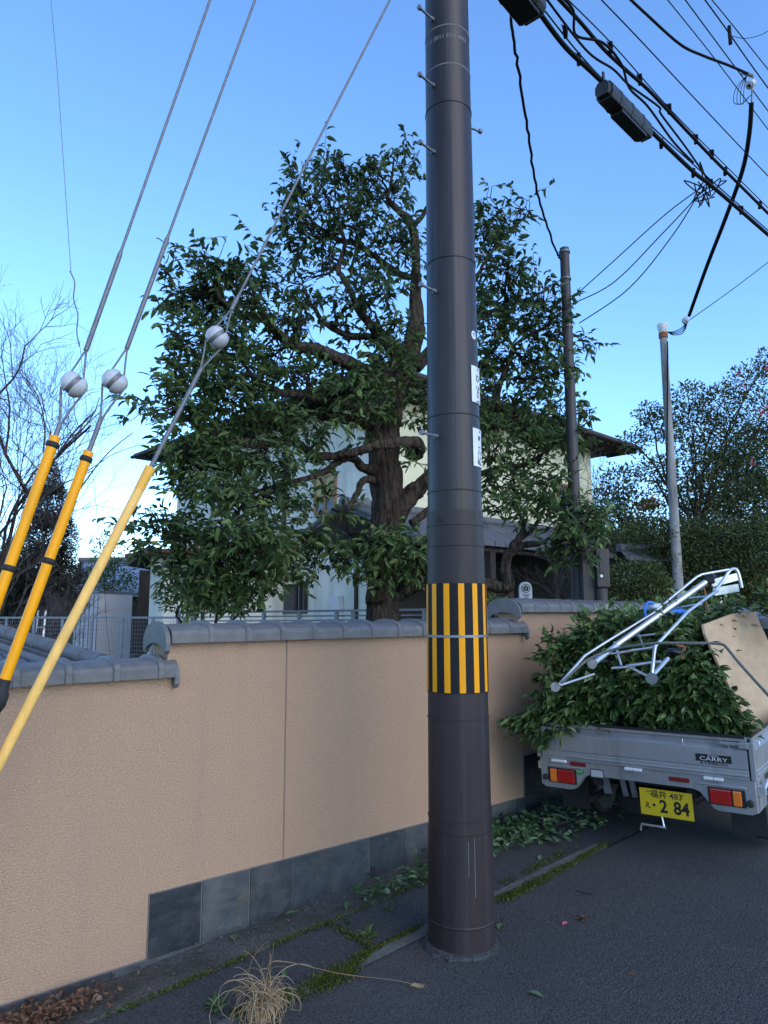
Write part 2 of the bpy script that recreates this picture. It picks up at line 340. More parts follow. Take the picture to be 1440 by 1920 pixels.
# ------------------------------------------------------------------ boundary wall
wall = thing('boundary_wall', 'long beige stucco boundary wall stepping up the street with grey tiled coping and slate base', 'wall', (1.55, 0, 0))
BEND = R(10); bx, bd_ = 4.42, Vector((math.cos(BEND), math.sin(BEND), 0)); bn = Vector((-math.sin(BEND), math.cos(BEND), 0))
def wallbox(x0, x1, z1):
    b = MB(); b.box(((x0 + x1) / 2, .09, (z1 - 1) / 2), (x1 - x0, .18, z1 + 1)); return b
wallbox(-9, 1.57, 1.29).build('wall_panel', M['stucco'], wall)
b = wallbox(1.57, bx, 1.465); b.build('wall_panel', M['stucco'], wall)
b = MB(); c = Vector((bx, 0, 0)) + bd_ * 4 + bn * .09; b.box((c.x, c.y, .325), (8, .18, 2.65), Matrix.Rotation(BEND, 3, 'Z')); b.build('wall_panel', M['stucco'], wall)
b = MB(); b.box((2.30, -.0015, .86), (.007, .005, 1.25)); b.build('expansion_joint', M['joint'], wall)
# coping: section outline in (y,z), z from the underside
def section(lift=0, grow=0):
    P = [(-.048 - grow, 0), (-.048 - grow, .042 + lift)]
    for i in range(9):
        a = math.pi * i / 8; P.append((.096 - math.cos(a) * (.144 + grow), .042 + lift + math.sin(a) * (.052 + grow)))
    P += [(.24 + grow, .0)]
    return P
def coping(x0, x1, z, org=None, dr=None, nr=None, first=None):
    dr = dr or Vector((1, 0, 0)); nr = nr or Vector((0, 1, 0)); org = org or Vector((0, 0, 0))
    b = MB(); Pt = lambda x, q: org + dr * x + nr * q[0] + Vector((0, 0, z + q[1]))
    def seg(xa, xb, sa, sb, smooth=False):
        n = len(sa); V = [Pt(xa, q) for q in sa] + [Pt(xb, q) for q in sb]
        b.add(V, [(i, (i + 1) % n, n + (i + 1) % n, n + i) for i in range(n)] + [tuple(range(n)), tuple(range(n, 2 * n))], smooth=False)
    x = x0; k = 0; tl = .225
    while x < x1 - .02:
        xe = min(x + tl, x1); j = random.uniform(-.0015, .0015)
        seg(x, xe, section(j, .0 + j), section(j + .004, .003 + j))
        if xe < x1 - .05:            # raised half-round joint cover
            seg(xe - .022, xe - .016, section(.004, .003), section(.010, .012)); seg(xe - .016, xe + .012, section(.010, .012), section(.010, .012)); seg(xe + .012, xe + .018, section(.010, .012), section(.002, .003))
        x = xe
    return b, Pt
b, _ = coping(-9 + .17, 1.60, 1.275); b.build('coping', M['tile_cap'], wall)
b, _ = coping(1.57, 4.47, 1.448); b.build('coping', M['tile_cap'], wall)
b, _ = coping(0, 8, 1.606, Vector((bx - .02, 0, 0)), bd_, bn); b.build('coping', M['tile_cap'], wall)
def endcap(x, z, org=None, dr=None, nr=None, drop=.06):
    dr = dr or Vector((1, 0, 0)); nr = nr or Vector((0, 1, 0)); org = org or Vector((0, 0, 0)); out = []; inn = []
    for i in range(13):
        a = math.pi * i / 12
        out.append((.098 - math.cos(a) * .153, .0 + math.sin(a) * .108)); inn.append((.098 - math.cos(a) * .128, -.06 + math.sin(a) * .055))
    P = [(-.055, -drop + .02)] + out + [(.251, -drop + .02), (.226, -drop)] + inn[::-1] + [(-.030, -drop)]
    b = MB(); b.prism([org + dr * x + nr * q[0] + Vector((0, 0, z + q[1])) for q in P], dr * -.012, dr * .012); return b
endcap(1.548, 1.452).build('end_tile', M['tile_cap'], wall)
endcap(0, 1.61, Vector((bx - .045, 0, 0)), bd_, bn).build('end_tile', M['tile_cap'], wall)
endcap(1.605, 1.280).build('end_tile', M['tile_cap'], wall)
endcap(4.475, 1.452).build('end_tile', M['tile_cap'], wall)
# slate base
def slates(x0, x1, z1, h, n_, org=None, dr=None, nr=None, tints=None):
    dr = dr or Vector((1, 0, 0)); nr = nr or Vector((0, 1, 0)); org = org or Vector((0, 0, 0)); b = MB(); x = x0; k = 0
    Mr = Matrix((dr, nr, Vector((0, 0, 1)))).transposed()
    while x < x1 - .02:
        xe = min(x + .28, x1); c = org + dr * ((x + xe) / 2) + nr * -.007
        b.box((c.x, c.y, z1 - h / 2), (xe - x - .008, .016 + random.uniform(0, .003), h - .005), Mr, tint=(tints[k % len(tints)] if tints else random.random())); x = xe; k += 1
    g = MB(); c = org + dr * ((x0 + x1) / 2) + nr * -.003; g.box((c.x, c.y, z1 - h / 2), (x1 - x0, .011, h), Mr); return b, g
for a_ in ((1.522, bx, .227, .30, 0, None, None, None, [.05, .62, .35, .45, .55, .3, .5, .4]), (-9, 1.52, -.070, .3, 0, None, None, None, [.4, .7, .5]), (1.522, bx, -.074, .3, 0, None, None, None, [.9, .95])):
    b, g = slates(*a_); b.build('slate_tiles', M['slate'], wall, bevel=.0015); g.build('slate_grout', M['grout'], wall)
for z_ in (.522, .222, -.078):
    b, g = slates(0, 8, z_, .3, 0, Vector((bx, 0, 0)), bd_, bn, [.0, .1, .15]); b.build('slate_tiles', M['slate'], wall); g.build('slate_grout', M['grout'], wall)

# ------------------------------------------------------------------ main utility pole
PX, PY = 2.713, -.988
def pr_(z): return .1575 - .0059 * z
def pz(py):                                   # photo row on the pole's near face -> height
    p = hit(850, py, (PX - .13 * fw.x, PY - .13 * fw.y, 0), fw); return p.z
toC = -fw; lf = -rt
ang0 = math.atan2(toC.y, toC.x)
def pang(px_off_deg): return ang0 + R(px_off_deg)    # positive = to the right in the photo
pole = thing('utility_pole', 'thick dark brown utility pole with black and yellow striped guard at the road edge', 'utility pole', (PX, PY, 0))
b = MB(); b.lathe((PX, PY, 0), [(pr_(z), z) for z in np.linspace(-.3, 13.5, 30)], n=48); b.build('shaft', M['pole'], pole, fix=False)
zt, zb_ = pz(955), pz(1565)
b = MB(); b.lathe((PX, PY, 0), [(pr_(zt) + .0005, zt)] + [(pr_(z) + .004, z) for z in np.linspace(zt, zb_, 8)] + [(pr_(zb_) + .0005, zb_)], n=48); b.build('textured_sheet', M['wrap'], pole, fix=False)
b = MB(); zc_ = pz(1565); b.lathe((PX, PY, 0), [(pr_(zc_) + .0005, zc_), (pr_(zc_) + .007, zc_ - .002), (pr_(0) + .008, -.2)], n=48)
z1 = pz(1738); b.lathe((PX, PY, 0), [(pr_(z1) + .0075, z1 + .006), (pr_(z1) + .011, z1), (pr_(z1) + .0075, z1 - .006)], n=48); b.build('base_sleeve', M['wrap'], pole, fix=False)
for y_, rd, m_ in ((45, .0022, 'drip'), (118, .0022, 'drip'), (188, .0035, 'black'), (480, .0035, 'black'), (775, .0035, 'wrap'), (918, .0035, 'wrap'), (983, .0075, 'wrap'), (1022, .0075, 'wrap'), (1350, .0075, 'wrap'), (1540, .0075, 'wrap')):
    z = pz(y_); b = MB(); b.lathe((PX, PY, 0), [(pr_(z) + .0003, z + .005), (pr_(z) + rd, z + .003), (pr_(z) + rd, z - .003), (pr_(z) + .0003, z - .005)], n=48); b.build('band', M[m_], pole, fix=False)
def shellpt(deg, z, off): a = pang(deg); r_ = pr_(z) + off; return Vector((PX + math.cos(a) * r_, PY + math.sin(a) * r_, z))
def shell(b, d0, d1, z0, z1, off, n=6, th=.002, **k):
    V = []; m = n + 1
    for o_ in (off, off + th):
        for z in (z0, z1):
            for j in range(m): V.append(shellpt(d0 + (d1 - d0) * j / n, z, o_))
    F = []
    for j in range(n):
        F += [(2 * m + j, 2 * m + j + 1, 3 * m + j + 1, 3 * m + j), (m + j, 3 * m + j, 3 * m + j + 1, m + j + 1), (j, j + 1, 2 * m + j + 1, 2 * m + j)]
    F += [(0, 2 * m, 3 * m, m), (n, m + n, 3 * m + n, 2 * m + n)]
    b.add(V, F, **k)
b = MB(); shell(b, -1.2, -.6, pz(940), 13.4, .0003, n=1, th=.0012); b.build('seam', M['black'], pole)
for d_, za, zb2 in ((8, pz(1575), pz(1640)), (19, pz(1570), pz(1680))):
    b = MB(); shell(b, d_ - .6, d_ + .3, zb2, za, .0085, n=1, th=.0008); b.build('drip_stain', M['drip'], pole)
# striped guard
zg1, zg0 = pz(1093), pz(1300)
m = mat('guard_black', (.010, .010, .012), rough=.7, spec=.15); t = m.node_tree; N = t.nodes; L = t.links; bsdf = N['Principled BSDF']
tc = N.new('ShaderNodeTexCoord'); adds = []
for sgn in (1, -1):
    mp = N.new('ShaderNodeMapping'); mp.inputs['Rotation'].default_value = (0, 0, R(45) * sgn); L.new(tc.outputs['UV'], mp.inputs[0])
    wv = N.new('ShaderNodeTexWave'); wv.inputs['Scale'].default_value = 26; L.new(mp.outputs[0], wv.inputs[0])
    gt = N.new('ShaderNodeMath'); gt.operation = 'GREATER_THAN'; gt.inputs[1].default_value = .86; L.new(wv.outputs[1], gt.inputs[0]); adds.append(gt)
mxm = N.new('ShaderNodeMath'); mxm.operation = 'MAXIMUM'; L.new(adds[0].outputs[0], mxm.inputs[0]); L.new(adds[1].outputs[0], mxm.inputs[1])
mc = N.new('ShaderNodeMix'); mc.data_type = 'RGBA'; mc.inputs[6].default_value = (.003, .003, .004, 1); mc.inputs[7].default_value = (.03, .032, .038, 1); L.new(mxm.outputs[0], mc.inputs[0]); L.new(mc.outputs[2], bsdf.inputs['Base Color'])
M['guard_black'] = m
b = MB(); b.lathe((PX, PY, 0), [(pr_(zg1) + .004, zg1), (pr_(zg1) + .008, zg1), (pr_(zg0) + .0085, zg0), (pr_(zg0) + .004, zg0)], n=48)
b.build('striped_guard', M['guard_black'], pole, fix=False, uv=lambda co: (math.atan2(co.y * math.cos(-ang0) + co.x * math.sin(-ang0), co.x * math.cos(-ang0) - co.y * math.sin(-ang0)) * .16, co.z))
for k in range(13):
    b = MB(); d_ = 3.5 + k * 360 / 13
    shell(b, d_ - 5.6, d_ + 5.6, zg0 + .003, zg1 - .003, .0088, n=4, th=.0012); b.build('yellow_stripe', M['yellow'], pole)
z = pz(1193); b = MB(); b.lathe((PX, PY, 0), [(pr_(z) + .009, z + .006), (pr_(z) + .0125, z + .006), (pr_(z) + .0125, z - .006), (pr_(z) + .009, z - .006)], n=48); b.build('steel_strap', M['galv'], pole, fix=False)
# plates and sticker
def bend_text(b, body, size, dcen, z, off, squeeze=1.0):
    V, F = textmesh(body, size, size * .03); V2 = [shellpt(dcen + math.degrees(x / pr_(z)) * squeeze, z + y, off) for x, y, _z in V]; b.add(V2, F)
for (y0, y1, lines) in ((680, 755, (('ひ', .045, 705), ('1 26', .026, 722), ('S4', .026, 730), ('E1', .026, 738), ('R1  14', .015, 749))), (798, 876, (('南', .028, 818), ('第', .026, 838), ('3 5', .026, 846), ('L 5', .026, 855), ('回 1', .026, 864)))):
    z1_, z0_ = pz(y0 + 2), pz(y1 - 4); b = MB(); shell(b, 38, 86, z0_, z1_, .002, n=8, th=.003); pl = b.build('number_plate', M['plate'], pole)
    for body, sz, yy in lines: b = MB(); bend_text(b, body, sz, 60, pz(yy), .0058); b.build('plate_lettering', M['black'], pole, fix=False)
    for zz in (z0_ + .012, z1_ - .014):
        a = pang(62); b = MB(); b.lathe(shellpt(62, zz, .0055), [(.0055, 0), (.0055, .0012), (0, .0012)], n=10, M=Matrix((Vector((-math.sin(a), math.cos(a), 0)), Vector((0, 0, 1)), Vector((math.cos(a), math.sin(a), 0)))).transposed()); b.build('plate_screw', M['black'], pole, fix=False)
zz = pz(623); V = [shellpt(50 + math.degrees(math.cos(a) * .021 / .14), zz + math.sin(a) * .024, .003) for a in np.linspace(0, 2 * math.pi, 20)[:-1]]
b = MB(); b.add(V, [tuple(range(19))]); b.build('round_sticker', M['plate'], pole, fix=False)
b = MB(); bend_text(b, '十', .030, 50, zz, .0042); b.build('sticker_mark', M['blue'], pole, fix=False)
b = MB(); bend_text(b, 'N-014 8011 D11 04N', .034, -18, pz(66), .0008); b.build('stamped_lettering', M['drip'], pole, fix=False)
# step bolts
def bolt(deg, z, L=.125):
    a = pang(deg); d = Vector((math.cos(a), math.sin(a), .0)); p = Vector((PX, PY, z)) + d * (pr_(z) - .01); b = MB()
    b.tube([p, p + d * (L + .01)], .0075, n=10); b.tube([p + d * (L - .006), p + d * (L + .012)], .014, n=8)
    b.tube([p + d * .008, p + d * .028], .013, n=6); b.build('step_bolt', M['galv'], pole)
for y_ in (27, 152, 278, 542, 816): bolt(-44, pz(y_) - .0)
for y_ in (209, 455): bolt(118, pz(y_) + .05, L=.10)
bolt(118, pz(965), L=.02)
b = MB(); a = pang(-40); b.lathe(shellpt(-38, pz(972), .003), [(.018, 0), (.018, .005), (.010, .006), (.010, .002), (0, .002)], n=16, M=Matrix((Vector((-math.sin(a), math.cos(a), 0)), Vector((0, 0, 1)), Vector((math.cos(a), math.sin(a), 0)))).transposed()); b.build('plug', M['wrap'], pole, fix=False)
# crumbled mortar ring at foot
b = MB(); n_ = 40; V = []; F = []
for j in range(n_):
    a = 2 * math.pi * j / n_; r1 = .165; r2 = .185 + .02 * random.random()
    V += [(PX + math.cos(a) * r1, PY + math.sin(a) * r1, G(PX) + .012 + .006 * random.random()), (PX + math.cos(a) * (r1 + .02), PY + math.sin(a) * (r1 + .02), G(PX) + .009), (PX + math.cos(a) * r2, PY + math.sin(a) * r2, G(PX + math.cos(a) * r2) + .0015)]
for j in range(n_):
    k = (j + 1) % n_; F += [(3 * j, 3 * k, 3 * k + 1, 3 * j + 1), (3 * j + 1, 3 * k + 1, 3 * k + 2, 3 * j + 2)]
b.add(V, F); b.build('mortar_collar', M['apron'], pole)

# ------------------------------------------------------------------ guy wires
def guy(label, pb, pins, ptube, ptop, ztop, d0, m_tube, collars, sleeve=None, rt_=.021, splice=None):
    top = Vector((PX, PY, ztop)); base = at(*pb, d0); dirn = (top - base).normalized(); Ltot = (top - base).length
    def on(py):                                     # point on the stay seen at photo row py
        lo, hi = -3.0, Ltot
        for _ in range(50):
            md = (lo + hi) / 2; q = base + dirn * md - CAM; yy = 960 - (q.dot(UV_) * FPX / q.dot(FV))
            if yy > py: lo = md
            else: hi = md
        return lo
    foot = base - dirn * ((base.z - G(base.x) + .1) / dirn.z)
    g = thing('guy_wire', label, 'guy wire', foot, group='stay wires of the utility pole')
    ti, tt = on(pins), on(ptube); P = lambda t_: base + dirn * t_
    side = dirn.cross(CAM - P(ti)).normalized(); b = MB()
    # twisted strands as slightly bumpy tube
    r_ = .0062; ts = on(splice) if splice else ti + .5
    b.tube([P(ti + .16), P(ts)], .0105, n=8); b.tube([P(ts), P(ts + .03), P(Ltot - .1)], [.0105, r_, r_], n=8)
    for s_ in (-1, 1): b.tube([P(ti + .17), P(ti + .09) + side * .016 * s_, P(ti + .03) + side * .030 * s_, P(ti - .03) + side * .022 * s_, P(ti - .045)], .0042, n=6)
    for s_ in (-1, 1):
        f_ = (CAM - P(ti)).normalized(); b.tube([P(ti - .19), P(ti - .10) + (side * .022) * s_, P(ti - .03) + side * .042 * s_, P(ti + .02) + side * .03 * s_ + f_ * .035, P(ti + .035) + f_ * .036], .0046, n=6)
    b.tube([P(ti - .18), P(tt - .3)], .0105, n=8); b.build('strand', M['strand'], g)
    b = MB(); Mr = Matrix((side, dirn.cross(side), dirn)).transposed() @ Matrix.Rotation(R(24), 3, 'Y')
    prof = [(.001, -.054), (.020, -.052), (.036, -.042), (.046, -.026), (.049, -.012), (.040, -.006), (.034, 0), (.040, .006), (.049, .012), (.046, .026), (.036, .042), (.020, .052), (.001, .054)]
    Mr2 = Mr @ Matrix.Rotation(R(90), 3, 'Y'); b.lathe(P(ti), prof, n=24, M=Mr2); b.build('insulator', M['porcelain'], g, fix=False); b = MB(); b.lathe(P(ti), [(.034, -.005), (.044, -.005), (.044, .005), (.034, .005)], n=24, M=Mr2); b.build('groove_strand', M['strand'], g, fix=False)
    b = MB(); cp = base - dirn * .0
    Lb = (foot - base).length; b.tube([P(tt), P(tt - .5), P(-Lb * .8)], rt_, n=16); tb = b.build('guard_tube', M[m_tube], g)
    if m_tube == 'yellow_old':
        b = MB(); b.tube([P(tt + .001), P(tt - .055), P(tt - .06), P(tt - .11)], [rt_ + .0022, rt_ + .0022, rt_ + .0012, rt_ + .0012], n=16); b.build('repair_sleeve', M['yellow_sleeve'], g)
    for yc in collars:
        tcx = on(yc); b = MB(); b.tube([P(tcx - .012), P(tcx - .006), P(tcx + .006), P(tcx + .012)], [rt_ + .001, rt_ + .005, rt_ + .005, rt_ + .001], n=16)
        b.build('binding_tape', M['rubber'], g)
    if sleeve:
        s1, s0 = on(sleeve[0]), on(sleeve[1]); b = MB(); b.tube([P(s1), P(s1 - (s1 - s0) * .3), P(s1 - (s1 - s0) * .42), P(s1 - (s1 - s0) * .75), P(s0)], [rt_ + .003, rt_ + .004, rt_ + .014, rt_ + .014, rt_ + .002], n=16); b.build('rubber_sleeve', M['rubber'], g)
    b = MB(); b.tube([P(-Lb * .8), foot], .008, n=8); b.build('anchor_rod', M['galv'], g)
    return g
guy('leftmost stay wire with bright yellow guard tube and one black band near its tip', (0, 1112), 720, 817, None, 10.2, 2.75, 'yellow_tube', (833, 1064), None, splice=478)
guy('middle stay wire with bright yellow guard tube and black rubber sleeve at the bottom', (9, 1275), 714, 846, None, 8.97, 2.8, 'yellow_tube', (860, 1051), (1272, 1335), splice=450)
guy('rightmost stay wire with pale weathered yellow guard tube and chipped paint', (0, 1428), 632, 876, None, 5.95, 2.9, 'yellow_old', (), None, splice=560)
#PART2
# ------------------------------------------------------------------ leaves and branches
def nrm(a): return a / np.maximum(np.linalg.norm(a, axis=-1, keepdims=True), 1e-9)
def leaves(P, D, L, W, droop=.25, fold=.25, detail=True, rnd=.5, up=None):
    """arrays: P base, D axis; returns V, F list"""
    n = len(P); D = nrm(D); u = np.tile(np.array([0, 0, 1.]), (n, 1)) + rng.normal(0, rnd, (n, 3))
    if up is not None: u = up + rng.normal(0, rnd, (n, 3))
    S = nrm(np.cross(D, u)); N = np.cross(S, D); L = L[:, None]; W = W[:, None]
    if detail:
        b = P; m_ = P + D * L * .55 - N * L * droop * .25; t_ = P + D * L - N * L * droop
        q = []
        for f_, wv, dz in ((.28, .5, .10), (.68, .36, .42)):
            for s_ in (-1, 1): q.append(P + D * L * f_ + S * W * wv * s_ + N * (W * fold - L * droop * dz))
        V = np.stack([b, m_, t_, q[0], q[1], q[2], q[3]], 1).reshape(-1, 3); i = np.arange(n)[:, None] * 7
        Q = np.concatenate([i + [0, 1, 5, 3], i + [0, 4, 6, 1]]); T = np.concatenate([i + [1, 2, 5], i + [1, 6, 2]])
        return V, [Q, T], 7
    b = P; t_ = P + D * L - N * L * droop; c1 = P + D * L * .45 + S * W * .5; c2 = P + D * L * .45 - S * W * .5
    V = np.stack([b, c1, t_, c2], 1).reshape(-1, 3); i = np.arange(n)[:, None] * 4
    return V, [np.concatenate([i + [0, 1, 2], i + [0, 2, 3]])], 4
def sprig_leaves(starts, dirs, lens, nl, L, W, droop, spread=.9, down=.5):
    """alternate leaves along curved sprigs; returns P, D and the sprig curves"""
    P = []; D = []; C_ = []
    for s0, d0, l0 in zip(starts, dirs, lens):
        d0 = nrm(d0); k = 4; pts = [s0]; d = d0.copy()
        for i in range(k):
            d = nrm(d + rng.normal(0, .18, 3) + np.array([0, 0, -.05])); pts.append(pts[-1] + d * l0 / k)
        C_.append(np.array(pts)); m_ = max(3, int(nl * l0 / lens.mean() + rng.uniform(-1, 1)))
        for j in range(m_):
            f_ = .15 + .85 * j / (m_ - 1); x = f_ * k; i0 = min(int(x), k - 1); p = pts[i0] + (pts[i0 + 1] - pts[i0]) * (x - i0)
            a = rng.uniform(0, 6.28); r_ = np.array([math.cos(a), math.sin(a), rng.uniform(-.2, .3)])
            tip = 1.2 if j >= m_ - 2 else .35
            P.append(p); D.append(d0 * tip + r_ * spread + np.array([0, 0, -down * rng.uniform(.3, 1.3)]))
    return np.array(P), np.array(D), C_
def tubes_np(curves, rad, n=3):
    """many thin curves (k,3) arrays, tapering; list of (r0,r1)"""
    V = []; F = []; o = 0
    for c, (r0, r1) in zip(curves, rad):
        k = len(c); t = nrm(np.gradient(c, axis=0)); x = nrm(np.cross(t, np.array([.31, .52, .79]))); y = np.cross(t, x); rr_ = np.linspace(r0, r1, k)[:, None]
        for j in range(n):
            a = 2 * math.pi * j / n; V.append(c + (x * math.cos(a) + y * math.sin(a)) * rr_)
        i = np.arange(k - 1)
        for j in range(n):
            j2 = (j + 1) % n; F.append(np.stack([o + j * k + i, o + j2 * k + i, o + j2 * k + i + 1, o + j * k + i + 1], 1))
        o += n * k
    return np.concatenate(V), np.concatenate(F)
def join(parts):
    """parts: (V, [F...], tint array, material index)"""
    V = []; T = []; Q = {}; mi = []; o = 0; Fs = []
    for v, fl, t_, m_ in parts:
        V.append(v); T.append(t_)
        for f in fl: Fs.append(f + o); mi.append(np.full(len(f), m_))
        o += len(v)
    return np.concatenate(V), Fs, np.concatenate(T), np.concatenate(mi)
def smooth_path(pts, k=5, wob=0):
    pts = [np.array(p, float) for p in pts]; out = []
    P = [pts[0]] + pts + [pts[-1]]
    for i in range(1, len(P) - 2):
        for j in range(k):
            t = j / k; a, b, c, d = P[i - 1], P[i], P[i + 1], P[i + 2]
            out.append(.5 * ((2 * b) + (-a + c) * t + (2 * a - 5 * b + 4 * c - d) * t * t + (-a + 3 * b - 3 * c + d) * t ** 3))
    out.append(pts[-1]); out = np.array(out)
    if wob: out[1:-1] += rng.normal(0, wob, (len(out) - 2, 3))
    return out

def foliage_tree(name, label, cat, base, limbs, blobs, leafm, twigm, dist, leafL=.11, leafW=.047, per=770., dens=1.2, detail=True, barkm='bark', group=None, depth=.55, nl=7, down=.5, droop=.25, sprig=.3, limbn=14, backlit_tint=None):
    """limbs: list of [(px, py, r_px, dd)...] ; blobs: (px, py, rx, ry, density, dd). dd = metres nearer(-)/farther(+) than dist"""
    root = thing(name, label, cat, base, group=group); base = Vector(base); b = MB(); LP = []; k1 = mpp(dist)
    for li, lb in enumerate(limbs):
        pts = [np.array(at(x, y, dist + dd)) for x, y, r_, dd in lb]
        rs = [r_ * k1 * (.92 if li == 0 else .80) for x, y, r_, dd in lb]
        if li == 0: pts = [np.array(base) + [0, 0, -.2]] + pts; rs = [rs[0] * 1.25] + rs
        c = smooth_path(pts, 5, .004 + .02 * min(rs)); rr_ = np.interp(np.linspace(0, 1, len(c)), np.linspace(0, 1, len(rs)), rs)
        ph = rng.uniform(0, 6.28, 4)
        b.tube(c, list(rr_), n=limbn if max(rs) > .05 else 8, flute=lambda i, a: 1 + .09 * math.sin(3 * a + ph[0] + i * .3) + .06 * math.sin(7 * a + ph[1] - i * .5) + .05 * math.sin(i * 1.3 + ph[2]))
        LP += [(p, r_) for p, r_ in zip(c, rr_)]
    b.build('trunk', M[barkm], root, fix=False)
    LPp = np.array([p for p, r_ in LP]); curves = []; rad = []; PP = []; DD = []; 
    for (x, y, rx, ry, dn, dd) in blobs:
        dd2 = dd + rng.normal(0, depth * .4); C0 = np.array(at(x, y, dist + dd2)); k = mpp(dist + dd2)
        # the branch that feeds this clump
        dl = np.linalg.norm(LPp - C0, axis=1) + .25 * np.maximum(0, LPp[:, 2] - C0[2]); i0 = dl.argmin(); s0 = LPp[i0]
        mid = (s0 + C0) / 2 + rng.normal(0, .08, 3) + [0, 0, -.05]; br = smooth_path([s0, mid, C0], 5, .01)
        curves.append(br); rad.append((min(.022, LP[i0][1] * .8), .007))
        n = max(2, int(rx * ry * math.pi * dn * dens / per)); u = rng.normal(0, 1, (n, 3)); u = nrm(u) * rng.uniform(.15, 1, (n, 1)) ** .5
        off = np.outer(u[:, 0] * rx * k, np.array(rt)) + np.outer(u[:, 1] * ry * k, [0, 0, 1]) + np.outer(u[:, 2] * depth * .8, np.array(fw))
        ends = C0 + off; dirs = nrm(off) * .9 + rng.normal(0, .45, (n, 3)) + [0, 0, .25]; lens = rng.uniform(.6, 1.3, n) * sprig
        st = ends - nrm(dirs) * lens[:, None] * .6
        p, d, cc = sprig_leaves(st, dirs, lens, nl, leafL, leafW, droop, down=down); PP.append(p); DD.append(d)
        curves += cc; rad += [(.0035, .0012)] * len(cc)
        for s_, dr in zip(st, dirs):
            q = br[rng.integers(3, len(br))]; m_ = (q + s_) / 2 + rng.normal(0, .04, 3); curves.append(smooth_path([q, m_, s_], 2)); rad.append((.006, .0035))
    P = np.concatenate(PP); D = np.concatenate(DD); n = len(P)
    V, F, per_ = leaves(P, D, rng.uniform(.5, 1.3, n) * leafL, rng.uniform(.55, 1.2, n) * leafW, droop=droop, detail=detail)
    tn = np.clip(rng.beta(2, 3, n) + rng.normal(0, .05, n) + (rng.random(n) < .05) * .4, 0, 1)
    if backlit_tint is not None: tn = np.clip(tn + backlit_tint(P), 0, 1)  # height-based tint puts the backlit look into the leaf colour
    tv, tf = tubes_np(curves, rad)
    V, Fs, T, mi = join([(V, F, np.repeat(tn, per_), 0), (tv, [tf], np.full(len(tv), .5), 1)])
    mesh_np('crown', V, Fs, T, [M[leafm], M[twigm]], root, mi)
    return root

